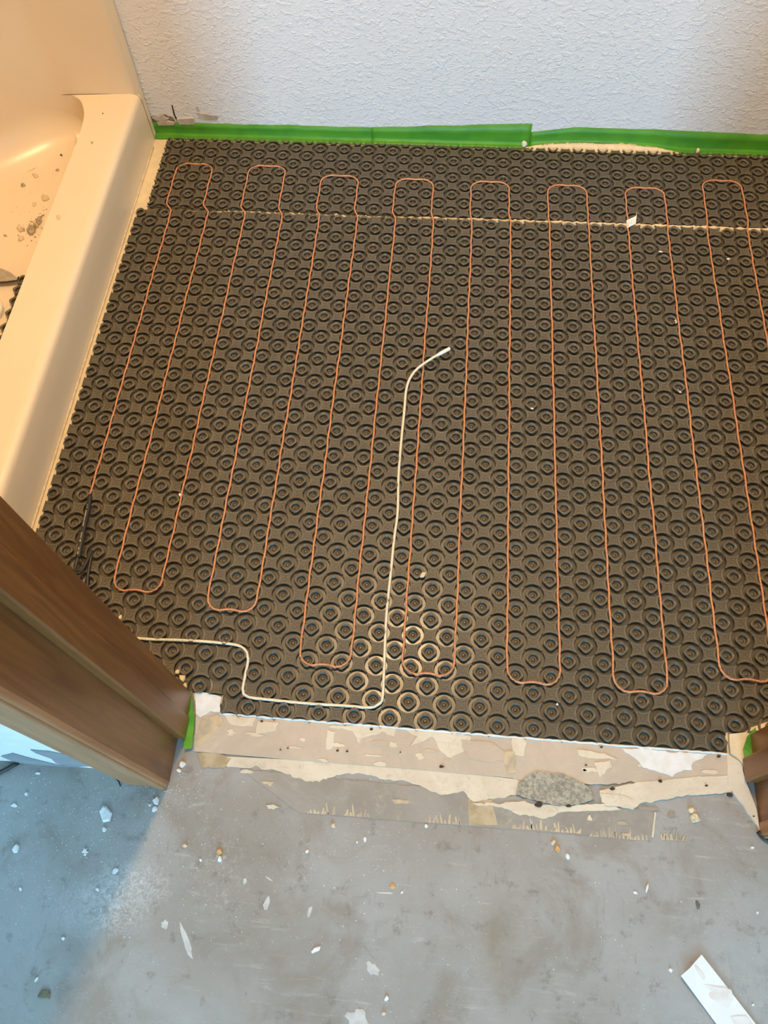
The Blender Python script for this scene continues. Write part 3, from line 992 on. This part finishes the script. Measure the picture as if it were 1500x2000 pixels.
# ------------------------------------------------------------------ floor sensor wire
SW = [(-24.5, -35.05, .02), (-22.17, -35.06, .02), (-21.24, -35.06, .02), (-19.7, -35.0, .03), (-18.18, -34.97, .02), (-16.64, -35.01, .02), (-16.01, -35.12, .02), (-15.6, -35.44, .02),
      (-15.44, -35.86, .02), (-15.46, -36.68, .02), (-15.48, -37.60, .02), (-15.37, -37.9, .02), (-15.06, -38.04, .02), (-14.05, -38.09, .02), (-11.7, -38.15, .02), (-9.37, -38.12, .02),
      (-8.44, -38.14, .02), (-7.92, -38.07, .02), (-7.57, -37.82, .02), (-7.47, -37.29, .02), (-7.56, -35, .02), (-7.64, -32.54, .02), (-7.59, -29.9, .02), (-7.55, -27.47, .02), (-7.47, -25.66, .02),
      (-7.6, -23.04, .02), (-7.61, -20.28, .04), (-7.57, -17.84, .08), (-7.56, -16.41, .17), (-7.37, -15.43, .3), (-6.89, -14.64, .45), (-6.05, -13.87, .55), (-5.42, -13.38, .6)]
sens = thing('sensor_wire', 'ivory floor sensor wire with raised white tip, running from left door jamb', 'wire', (-7.5, -38, 0))
bm = new_bm()
add_tube(bm, catmull(SW, .25), .088, 8)
build('lead', bm, M['sensor'], sens, smooth=True)
bm = new_bm()
add_tube(bm, catmull([(-5.62, -13.54, .585), (-5.40, -13.38, .6), (-5.0, -13.10, .63), (-4.72, -12.90, .65)], .1), lambda t: .095 + .03 * min(1, t * 3), 10)
o = build('sensor_tip', bm, M['white_plastic'], sens, smooth=True)
o['label'] = 'white sensor tip'

# ------------------------------------------------------------------ green tape
def tape(name, label, xs, yf, zt, th=.03, fold=.12, seed=1, off=.05, zf=None):
    """strip folded into the corner of floor and back wall; yf(x) front edge on the floor, zt(x) top edge on the wall"""
    bm = new_bm()
    prev = None
    for x in xs:
        a, b, l_ = yf(x), zt(x), (zf(x) if zf else 0)
        wv = .05 * mnoise.noise(Vector((x * 1.3, seed, 0)))
        z0 = ZF + .025 + off
        pr = [(a, z0 + l_ + max(0, wv) * .6), (a + (YB - fold - a) * .55, z0 + l_ + .03 + wv), (YB - fold, z0 + l_ + .05), (YB - off, z0 + l_ + .05 + fold),
              (YB - off - .02 - max(0, wv), z0 + l_ + .15 + (b - z0 - l_) * .45), (YB - off, b)]
        cur = [bm.verts.new((x, y, z)) for y, z in pr]
        if prev:
            for k in range(len(pr) - 1):
                bm.faces.new((prev[k], cur[k], cur[k + 1], prev[k + 1]))
        prev = cur
    o = build(name, bm, M['tape'], origin=((xs[0] + xs[-1]) / 2, YB - .3, ZF), smooth=True)
    md = o.modifiers.new('thickness', 'SOLIDIFY')
    md.thickness = .012 * U
    md.offset = 0
    return tag(o, label, 'tape', 'green tape pieces')
nz = lambda x, s, a: a * mnoise.noise(Vector((x * .5, s, 0))) + a * .3 * mnoise.noise(Vector((x * 3, s, 1)))
fr = lambda a, b, st: [a + (b - a) * i / int(abs(b - a) / st) for i in range(int(abs(b - a) / st) + 1)]
tape('masking_tape', 'green masking tape along back wall beside the shower stall', fr(-31.0, -9.5, .3), lambda x: 9.02 + nz(x, 2, .08), lambda x: .95 + .012 * (x + 31) * .3 + nz(x, 3, .10), seed=1)
tape('masking_tape', 'middle piece of green masking tape overlapping the left run, with squared raised end', fr(-12.2, 1.0, .3), lambda x: 9.0 + nz(x, 5, .08), lambda x: 1.05 + max(0, (x + 12) / 13) * .75 + nz(x, 6, .06), fold=.16, seed=4, off=.12)
hump = lambda x: max(0.0, 1 - abs((x - 6.8) / 6.4) ** 2.4)
tape('masking_tape', 'green masking tape along back wall at right, above the bulging mortar', fr(1.02, 30, .25),
     lambda x: 9.05 + .5 * hump(x) + nz(x, 8, .06), lambda x: .98 + .55 * min(1, max(0, (x - 1.0) / 3.5)) - .2 * max(0, (x - 10) / 12) + nz(x, 9, .05), fold=.10, seed=7,
     zf=lambda x: .42 * hump(x))
# mortar that bulges out from under the right tape and climbs the wall
bm = new_bm()
prev = None
rg = random.Random(8)
for x in fr(.5, 13.2, .2):
    h_ = hump(x)
    r1_ = [(8.98 + rg.uniform(-.03, .03), ZF + .02), (9.06, ZF + .10 + rg.uniform(0, .04)), (9.06 + .3 * h_ + .03, ZF + .14 + .16 * h_ + rg.uniform(0, .05)),
           (9.1 + .5 * h_, ZF + .15 + .36 * h_ + rg.uniform(-.03, .03)), (9.15 + .5 * h_, ZF + .02)]
    cur = [bm.verts.new((x, y, z)) for y, z in r1_]
    if prev:
        for k in range(4):
            bm.faces.new((prev[k], cur[k], cur[k + 1], prev[k + 1]))
    prev = cur
build('mortar_heap', bm, M['mortar'], floor, smooth=True)
def jamb_tape(px, label, seed, zoff=0.0):
    rg_ = random.Random(seed)
    pts = [(at(x, y, -.1).x, at(x, y, -.1).y, .015) for x, y in px]
    bm = new_bm()
    out = rough_outline(pts, .015, rg_, .25, seed=seed)
    add_slab(bm, out, ZF + .15, ZF + .19)
    for v in bm.verts:
        v.co.z += zoff + .10 * mnoise.noise(Vector((v.co.x * 2, v.co.y * 1.2, seed))) + .05
    c_ = sum((v.co for v in bm.verts), Vector()) / len(bm.verts)
    return tag(build('masking_tape', bm, M['tape'], origin=(c_.x, c_.y, ZF)), label, 'tape', 'green tape pieces')
jamb_tape([(362, 1349), (376, 1352), (378, 1392), (381, 1400), (376, 1462), (362, 1465), (358, 1445), (364, 1396), (356, 1388)], 'crumpled green tape strip at foot of left door jamb', 3)
jamb_tape([(1472, 1422), (1475, 1462), (1462, 1484), (1453, 1490), (1449, 1464), (1456, 1440)], 'torn green tape scrap at foot of right door jamb', 4, .16)

# ------------------------------------------------------------------ small loose things
def chip(name, label, cat, px, w_, h_, mat, th=.10, rot=0.0, z=None, seed=0, n_=7, group=None, shape=None, lean=0.0):
    z = ZF if z is None else z
    rg_ = random.Random(seed + int(px[0] * 3 + px[1]))
    pts = []
    ca, sa = math.cos(math.radians(rot)), math.sin(math.radians(rot))
    base = shape or [(math.cos(2 * math.pi * (k + jt_) / n_) * rr_, math.sin(2 * math.pi * (k + jt_) / n_) * rr_) for k in range(n_) for rr_, jt_ in [(rg_.uniform(.62, 1.12), rg_.uniform(-.3, .3))]]
    for a, b in base:
        a, b = a * w_ / 2, b * h_ / 2
        p = at(px[0] + a * ca - b * sa, px[1] + a * sa + b * ca, z)
        pts.append(Vector((p.x, p.y)))
    bm = new_bm()
    n2 = len(pts)
    c_ = sum(pts, Vector((0, 0))) / n2
    r0_ = [bm.verts.new((c_.x + (p.x - c_.x) * .93, c_.y + (p.y - c_.y) * .93, z)) for p in pts]
    r1_ = [bm.verts.new((p.x, p.y, z + th * (.45 + rg_.uniform(-.1, .1)) + lean * (p.y - c_.y))) for p in pts]
    r2_ = [bm.verts.new((c_.x + (p.x - c_.x) * .74, c_.y + (p.y - c_.y) * .74, z + th * rg_.uniform(.85, 1.15) + lean * (p.y - c_.y))) for p in pts]
    for a, b in ((r0_, r1_), (r1_, r2_)):
        for k in range(n2):
            bm.faces.new((a[k], a[(k + 1) % n2], b[(k + 1) % n2], b[k]))
    bm.faces.new(r0_[::-1])
    f = bm.faces.new(r2_)
    bmesh.ops.triangulate(bm, faces=[f])
    return tag(build(name, bm, M[mat], origin=(c_.x, c_.y, z)), label, cat, group)

G = 'plaster chips on the concrete floor'
claw = [(-.9, .2), (-.5, -.3), (-.2, -.9), (.0, -.4), (.5, -.7), (.3, -.1), (.9, .1), (.4, .3), (.2, .9), (-.4, .8), (-.1, .4)]
blade = [(-.6, -.6), (-.1, -1), (.4, -.7), (.7, -.1), (.5, .6), (.1, 1), (-.3, .5), (-.7, .1)]
for a in [
    ('plaster_chip', 'large white pear-shaped plaster chip in blue light below the left door casing', 'chip', (206, 1588), 26, 38, 'chip', .16, -8),
    ('plaster_chip', 'small white chip just below the large pear-shaped plaster chip', 'chip', (204, 1621), 11, 12, 'chip', .08, 0),
    ('plaster_chip', 'upper long white chip of the cluster beside the left jamb shadow edge', 'chip', (306, 1564), 15, 20, 'chip', .12, 25),
    ('plaster_chip', 'lower white chip of the cluster beside the left jamb shadow edge', 'chip', (303, 1580), 16, 13, 'chip', .10, -20),
    ('plaster_chip', 'small white chip left of the jamb-shadow cluster', 'chip', (293, 1573), 7, 6, 'chip', .06, 0),
    ('plaster_chip', 'flat white chip near left photo edge under the black cord', 'chip', (28, 1573), 15, 9, 'chip', .06, 10),
    ('plaster_chip', 'white blocky chip near left photo edge beside a dark scratch', 'chip', (32, 1658), 17, 24, 'chip', .14, 15),
    ('plaster_chip', 'claw-shaped white chip in the blue lit floor', 'chip', (167, 1663), 16, 20, 'chip', .08, 0, None, 0, 9, None, claw),
    ('plaster_chip', 'curled white shaving on a brown streak near the shadow edge', 'chip', (225, 1701), 15, 12, 'chip', .10, -30),
    ('plaster_chip', 'round white chip right of the chalky scuff in blue light', 'chip', (191, 1738), 10, 9, 'chip', .06, 0),
    ('plaster_chip', 'small white chip left of the chalky scuff', 'chip', (40, 1737), 7, 10, 'chip', .06, 0),
    ('plaster_chip', 'white crumb below the chalky scuff in blue light', 'chip', (124, 1833), 9, 9, 'chip', .08, 0),
    ('plaster_chip', 'narrow white stick-like chip low in the blue light', 'chip', (72, 1913), 6, 13, 'chip', .05, 40),
    ('adhesive_lump', 'olive brown adhesive lump low in the blue light', 'lump', (87, 1942), 28, 24, 'chip_olive', .10, 0),
    ('plaster_chip', 'white chip tight under the torn board at left', 'chip', (75, 1511), 13, 7, 'chip', .07, 0),
    ('plaster_chip', 'white chip by the end of the black cord at left', 'chip', (52, 1551), 9, 12, 'chip', .09, 10),
    ('mortar_chip', 'orange-tipped tan chip right of the jamb shadow edge', 'chip', (362, 1652), 13, 10, 'chip_tan', .12, 10),
    ('wood_chip', 'pointed tan and orange wood sliver standing right of the jamb shadow edge', 'chip', (429, 1664), 13, 16, 'chip_orange', .14, 0),
    ('plaster_chip', 'white lower half of the pointed sliver right of jamb shadow', 'chip', (430, 1678), 12, 14, 'chip', .12, 0),
    ('plaster_chip', 'tiny cream chip between the two orange slivers', 'chip', (392, 1680), 7, 8, 'chip', .06, 0),
    ('plaster_chip', 'pale oval chip right of the pointed sliver', 'chip', (478, 1722), 9, 17, 'smear', .05, 15),
    ('plaster_chip', 'cream double chip below the glue line, left of centre', 'chip', (651, 1613), 12, 13, 'chip_tan', .10, 0),
    ('plaster_chip', 'cream chip hard against the glue line, at centre', 'chip', (833, 1614), 10, 11, 'chip', .10, 0),
    ('plaster_chip', 'white chip on the speckled centre floor, upper', 'chip', (600, 1663), 10, 7, 'chip', .06, -20),
    ('plaster_chip', 'white crumb cluster right of the speckled centre floor', 'chip', (713, 1640), 8, 13, 'chip', .07, 0),
    ('plaster_chip', 'small white chip left of the white crumb cluster', 'chip', (697, 1645), 6, 6, 'chip', .06, 0),
    ('wood_chip', 'flat orange-brown flake on grey concrete at the centre', 'chip', (766, 1731), 13, 14, 'chip_orange', .04, 0),
    ('plaster_chip', 'tiny white chip right of the orange-brown flake', 'chip', (785, 1743), 6, 8, 'chip', .05, 30),
    ('plaster_chip', 'white sliver pointing up right on the lower centre floor', 'chip', (617, 1855), 27, 10, 'chip', .07, -28),
    ('plaster_chip', 'white triangular chip low at the centre', 'chip', (755, 1950), 10, 13, 'chip', .09, 30),
    ('plaster_chip', 'cream chip below the white triangular chip', 'chip', (750, 1980), 11, 9, 'chip_tan', .09, 0),
    ('wood_chip', 'orange brown wood splinter with pale ends below the threshold at right', 'chip', (1089, 1659), 13, 17, 'chip_orange', .16, -25),
    ('mortar_chip', 'pale upper end piece of the orange splinter', 'chip', (1081, 1645), 11, 15, 'chip_tan', .10, 20),
    ('mortar_chip', 'cream lower tail piece of the orange splinter', 'chip', (1108, 1673), 9, 14, 'chip', .10, -30),
    ('mortar_chip', 'cream mortar chip beside the right end of the glue line', 'chip', (1355, 1597), 26, 22, 'chip_tan', .16, 10),
    ('mortar_chip', 'small yellow crumb on top of the cream chip near right jamb', 'chip', (1349, 1584), 15, 13, 'mortar', .20, 0),
    ('plaster_chip', 'slender upright white sliver at right of the floor', 'chip', (1263, 1735), 7, 24, 'chip', .08, 12),
    ('plaster_chip', 'pair of white crumbs left of the slender sliver', 'chip', (1241, 1744), 12, 6, 'chip', .05, 20),
    ('mortar_chip', 'dark grey flake right of the slender white sliver', 'chip', (1363, 1769), 9, 22, 'chip_dark', .04, -20),
    ('plaster_chip', 'white chip left of the white paper strip', 'chip', (1309, 1895), 9, 13, 'chip', .07, -30),
    ('plaster_chip', 'small white chip right of the white paper strip', 'chip', (1470, 1963), 7, 6, 'chip', .06, 0),
    ('plaster_chip', 'lone round white speck on grey floor near right edge', 'chip', (1479, 1783), 6, 6, 'chip', .05, 0),
    ('plaster_chip', 'small white chip at far right near the door jamb', 'chip', (1469, 1656), 8, 7, 'chip', .06, 0),
    ('plaster_chip', 'larger white crumb at the foot of the left jamb', 'chip', (356, 1493), 15, 13, 'chip', .16, 0),
    ('plaster_chip', 'smaller white crumb below the one at foot of left jamb', 'chip', (350, 1506), 13, 9, 'chip', .12, 0),
]:
    a = list(a)
    o = chip(*a)
Z0 = 0.05
chip('mortar_flake', 'cream mortar flake on the black studs left of the sensor wire bend', 'flake', (826, 1123), 13, 17, 'chip_tan', .08, 20, Z0)
chip('mortar_flake', 'tiny pale crumb beside the second cable run at left', 'flake', (352, 967), 8, 8, 'chip', .1, 0, Z0)
chip('mortar_flake', 'white fleck on the studs near the fourth top loop', 'flake', (1039, 798), 10, 4, 'chip', .05, 10, Z0)
chip('mortar_flake', 'white fleck below the paper flag at right', 'flake', (1290, 492), 9, 3, 'chip', .05, 10, Z0)
chip('mortar_flake', 'white fleck on studs at upper right edge', 'flake', (1422, 506), 8, 4, 'chip', .05, 0, Z0)
chip('mortar_flake', 'white fleck left of the right cable loop', 'flake', (1320, 628), 6, 10, 'chip', .05, 0, Z0)
chip('mortar_flake', 'white fleck at right, beside the eighth cable run', 'flake', (1327, 765), 12, 5, 'chip', .05, 30, Z0)
chip('mortar_flake', 'pale fleck on membrane front edge toward right', 'flake', (1088, 1376), 6, 5, 'chip', .05, 30, Z0)
chip('mortar_chip', 'largest cream crumb wedged between membrane and left jamb', 'chip', (357, 1326), 17, 18, 'mortar', .2, 20, Z0)
chip('mortar_chip', 'upper cream crumb between membrane and left jamb', 'chip', (347, 1313), 12, 10, 'mortar', .15, -30, Z0)
chip('mortar_chip', 'lower cream crumb between membrane and left jamb', 'chip', (362, 1340), 10, 12, 'chip_tan', .15, 0, Z0)
chip('mortar_chip', 'cream crumb higher up along the left jamb', 'chip', (236, 1206), 9, 11, 'mortar', .12, 0, Z0)
chip('mortar_chip', 'cream mortar knob on the right tape above the bulge', 'chip', (1362, 297), 8, 8, 'mortar', .25, 0, 0.0)
chip('mortar_chip', 'pale mortar knob where middle and right tapes meet', 'chip', (1024, 284), 12, 10, 'chip', .25, 0, 0.0)
chip('paint_smear', 'long white paint smear on the floor left of centre', 'smear', (363, 1836), 13, 76, 'smear', .012, -18, None, 0, 14)
chip('paint_smear', 'broad white paint smear low on the centre floor', 'smear', (728, 1893), 22, 34, 'smear', .012, -35, None, 0, 14)
chip('paint_smear', 'short forked white smear beside the left paint smear', 'smear', (322, 1805), 17, 20, 'smear', .012, 10, None, 0, 11)
chip('paint_smear', 'thin white scratch on the floor left of centre', 'smear', (525, 1716), 20, 4, 'smear', .012, 35, None, 0, 8)
chip('paint_smear', 'pale curved smear at centre left floor', 'smear', (605, 1780), 8, 26, 'smear', .012, 12, None, 0, 10)
chip('paint_smear', 'pale patchy smear at the left of the lower floor', 'smear', (520, 1765), 12, 34, 'smear', .012, 12, None, 0, 11)
chip('paint_smear', 'level white smear under the orange-brown flake', 'smear', (752, 1744), 40, 5, 'smear', .012, 3, None, 0, 11)
chip('paper_scrap', 'oval cream paper scrap at the bottom edge of the photo', 'paper', (699, 1992), 50, 46, 'smear', .03, 20, None, 0, 16)

# dust and crumbs too many to count
bm = new_bm()
rg = random.Random(99)
def crumb(px, s, z=ZF):
    p = at(px[0], px[1], z)
    if z > 0 and p.x > -36.2:      # under the curb, out of the pan
        return
    a0 = rg.uniform(0, 6)
    b = [bm.verts.new((p.x + s * math.cos(a0 + k * 2.1) * rg.uniform(.6, 1.2), p.y + s * math.sin(a0 + k * 2.1) * rg.uniform(.6, 1.2), z)) for k in range(3)]
    t = bm.verts.new((p.x, p.y, z + s * 1.1))
    for k in range(3):
        bm.faces.new((b[k], b[(k + 1) % 3], t))
for _ in range(900):
    crumb((rg.gauss(170, 130), rg.uniform(1510, 1760)), rg.uniform(.012, .045))
for _ in range(420):
    crumb((rg.gauss(420, 190), rg.uniform(1540, 1850)), rg.uniform(.012, .04))
for _ in range(500):
    crumb((rg.uniform(0, 1500), rg.uniform(1640, 2000)), rg.uniform(.01, .032))
for _ in range(160):
    crumb((rg.gauss(330, 30), rg.gauss(1535, 22)), rg.uniform(.015, .05))
for _ in range(120):
    crumb((rg.gauss(700, 90), rg.gauss(1660, 40)), rg.uniform(.015, .045))
o = tag(build('plaster_dust', bm, M['chip'], normals=True), 'fine white plaster crumbs scattered over the hall concrete', 'dust')
o['kind'] = 'stuff'

# white paper strip bottom right, tan compound smeared on it
strip = thing('paper_strip', 'white paper strip with tan smears at the bottom right corner', 'paper', tuple(at(1400, 1945)))
q = [at(1326, 1905), at(1345, 1889), at(1349, 1884), at(1367, 1864), at(1425, 1936), at(1520, 2058), at(1456, 2078), at(1362, 1952)]
zz = [.30, .26, .24, .22, .10, .05, .05, .14]
bm = quad_sheet([(p.x, p.y, ZF + z_) for p, z_ in zip(q, zz)], .03)
bmesh.ops.triangulate(bm, faces=[f for f in bm.faces if len(f.verts) > 4])
build('strip', bm, M['paper'], strip)
def on_strip(px, nm, seed):
    pts = [at(x, y) for x, y in px]
    c_ = sum(pts, Vector()) / len(pts)
    bm = new_bm()
    out = rough_outline([(p.x, p.y, .04) for p in pts], .04, random.Random(seed), .15, seed=seed)
    add_slab(bm, out, 0, .012)
    for v in bm.verts:                      # follow the slope of the strip
        t = min(1, max(0, (at(1346, 1885).y - v.co.y) / (at(1346, 1885).y - at(1394, 1944).y)))
        v.co.z += ZF + .285 + (.145 - .285) * t - (.05 * max(0, (at(1394, 1944).y - v.co.y)) * .45)
    return build(nm, bm, M['paper_stain'], strip)
on_strip([(1352, 1886), (1358, 1888), (1374, 1908), (1372, 1914), (1362, 1902)], 'smear', 1)
on_strip([(1372, 1922), (1392, 1926), (1425, 1932), (1430, 1952), (1418, 1968), (1398, 1956), (1374, 1942), (1388, 1936)], 'smear', 2)
on_strip([(1425, 1985), (1455, 1984), (1470, 2004), (1440, 2010)], 'smear', 3)

# cords
bm = new_bm()
pts = [at(-60, 1540, -.1), at(-20, 1518, -.1), at(8, 1504, -.05), at(28, 1493, -.08), at(36, 1489, -.12)]
add_tube(bm, catmull([tuple(p) for p in pts], .2), .13, 8)
tag(build('power_cord', bm, M['black'], origin=tuple(at(0, 1507)), smooth=True), 'black cord end lying by the torn board at the left photo edge', 'cord')
bm = new_bm()
pts = [at(1480, 1624, -.12), at(1488, 1634, -.12), at(1500, 1642, -.12), at(1540, 1652, -.12)]
add_tube(bm, catmull([tuple(p) for p in pts], .15), .10, 8)
tag(build('power_cord', bm, M['black'], origin=tuple(at(1500, 1640)), smooth=True), 'dark cord at the foot of the right door jamb', 'cord')
bm = new_bm()
pts = [at(226, 1520, -.15), at(232, 1526, -.12), at(235, 1536, -.16)]
add_tube(bm, catmull([tuple(p) for p in pts], .1), .04, 6)
tag(build('wire_snippet', bm, M['black'], origin=tuple(at(230, 1526)), smooth=True), 'thin black wire snippet under the left door casing', 'wire')

# ------------------------------------------------------------------ rubble in the shower pan
ZS = ZP
for a in [
    ('mortar_lump', 'largest grey mortar lump in the heap beside the shower curb', 'lump', (63, 452), 20, 19, 'chip_grey', .4, 0),
    ('mortar_lump', 'upper dark lump of the heap beside the shower curb', 'lump', (78, 434), 11, 19, 'chip_grey', .3, 20),
    ('mortar_lump', 'pale flat piece left of the heap in shower pan', 'lump', (40, 447), 16, 14, 'chip_tan', .2, 10),
    ('mortar_lump', 'lower pale piece of the heap in shower pan', 'lump', (42, 466), 18, 12, 'chip_tan', .15, -10),
    ('mortar_lump', 'small pale piece right of the heap, against the curb', 'lump', (72, 443), 10, 9, 'chip_tan', .5, 0),
    ('mortar_chip', 'pale blocky chip in the shower pan above the heap', 'chip', (89, 387), 18, 14, 'chip_tan', .2, 15),
    ('mortar_chip', 'small pale chip left of the blocky chip in shower pan', 'chip', (67, 399), 8, 11, 'chip_tan', .1, 15),
    ('mortar_chip', 'round brown pebble in the shower pan', 'chip', (46, 363), 9, 7, 'chip_grey', .2, 0),
    ('wood_chip', 'thin tan splinter lying in the shower pan', 'splinter', (64, 332), 32, 4, 'chip_tan', .08, -26),
    ('mortar_chip', 'curved pale chip below the tan splinter', 'chip', (70, 344), 15, 8, 'chip_tan', .12, 20),
    ('mortar_chip', 'dark oval chip near the far end of shower pan', 'chip', (59, 280), 11, 5, 'chip_grey', .12, 0, 1.4),
    ('mortar_chip', 'dark speck by the curb at far end of pan', 'chip', (120, 304), 6, 5, 'chip_dark', .12, 30),
    ('mortar_chip', 'second dark speck by the curb, left of the first', 'chip', (111, 301), 5, 4, 'chip_grey', .1, 0),
    ('mortar_chip', 'flat brown chip right of the dark oval chip', 'chip', (71, 297), 10, 4, 'chip_grey', .1, -10, 1.0),
    ('mortar_chip', 'pale crumb pair in the middle of shower pan', 'chip', (113, 333), 9, 6, 'chip_grey', .1, 0),
    ('mortar_chip', 'brown crumb low at the left of the pan', 'chip', (11, 461), 8, 4, 'chip_grey', .1, 10),
]:
    chip(*a[:9], z=a[9] if len(a) > 9 else ZS)
bm = new_bm()
rg = random.Random(61)
for _ in range(46):
    crumb((rg.gauss(62, 11), rg.gauss(450, 11)), rg.uniform(.04, .13), ZS)
for _ in range(26):
    t_ = rg.random()
    crumb((66 + 24 * t_ + rg.gauss(0, 3), 444 - 34 * t_ + rg.gauss(0, 4)), rg.uniform(.04, .12), ZS)
for _ in range(60):
    crumb((rg.uniform(20, 125), rg.uniform(285, 440)), rg.uniform(.015, .05), ZS)
o = tag(build('mortar_crumbs', bm, M['chip_grey']), 'brown mortar crumbs strewn around the heap in the shower pan', 'crumbs')
o['kind'] = 'stuff'
chip('mortar_chip', 'pale flake lying on top of the shower curb', 'chip', (115, 425), 10, 12, 'chip_tan', .1, 20, ZC)
chip('mortar_chip', 'tiny brown speck on top of the curb, far end', 'chip', (180, 279), 5, 6, 'chip_grey', .06, 20, ZC)
chip('mortar_chip', 'dark speck on the curb close to the end panel', 'chip', (201, 222), 3, 3, 'chip_dark', .05, 0, ZC)
# offcut of membrane and a grey blade beside the curb
off = thing('membrane_offcut', 'dark studded membrane offcut in the shower pan against the curb', 'offcut', tuple(at(18, 600, ZS)))
pts = [at(49, 538, ZS + .2), at(38, 541, ZS + .2), at(30, 566, ZS + .2), at(24, 590, ZS + .2), at(14, 620, ZS + .2), at(4, 650, ZS + .2), at(-8, 690, ZS + .2), at(40, 690, ZS + .2), at(70, 600, ZS + .2)]
bm = new_bm()
add_slab(bm, [Vector((p.x, p.y)) for p in pts], ZS + .02, ZS + .12)
build('sheet', bm, M['mat'], off)
for i, (x, y) in enumerate([(44, 547), (37, 566), (30, 588), (22, 612), (12, 640), (3, 664)]):
    p = at(x, y, ZS + .3)
    bm = new_bm()
    stud_bm(bm, 0, 0, 1, 1, 16)
    for v in bm.verts:
        v.co += Vector((p.x, p.y, ZS + .29))
    build('stud', bm, M['mat'], off, smooth=True)
blade_o = thing('putty_knife', 'grey steel blade tip lying across the membrane offcut in shower pan', 'tool', tuple(at(15, 540, ZS + .4)))
p = [at(-40, 512, ZS + .4), at(0, 524, ZS + .4), at(20, 532, ZS + .4), at(36, 545, ZS + .4), at(34, 549, ZS + .4), at(10, 551, ZS + .4), at(-40, 553, ZS + .4)]
bm = new_bm()
add_slab(bm, [Vector((a.x, a.y)) for a in p], ZS + .36, ZS + .42)
build('blade', bm, M['lead'], blade_o)
p2 = [at(-40, 553, ZS + .4), at(10, 551, ZS + .4), at(34, 548, ZS + .4), at(36, 541, ZS + .4)]
bm = new_bm()
add_tube(bm, [tuple(a) for a in p2], .06, 6)
build('edge', bm, M['black'], blade_o)
c_ = at(-22, 612, ZS)
bm = new_bm()
pr = [(1.15, 0), (1.2, .3), (1.12, .5), (.95, .52), (.85, .4), (.5, .36)]
rr = [[bm.verts.new((c_.x + r * math.cos(2 * math.pi * k / 28), c_.y + r * math.sin(2 * math.pi * k / 28), ZS + z_)) for k in range(28)] for r, z_ in pr]
for a, b in zip(rr, rr[1:]):
    for k in range(28):
        bm.faces.new((a[k], a[(k + 1) % 28], b[(k + 1) % 28], b[k]))
bm.faces.new(rr[-1])
tag(build('drain_cover', bm, M['white_plastic'], origin=(c_.x, c_.y, ZS), smooth=True), 'round white cap at the left edge of the shower pan', 'cap')
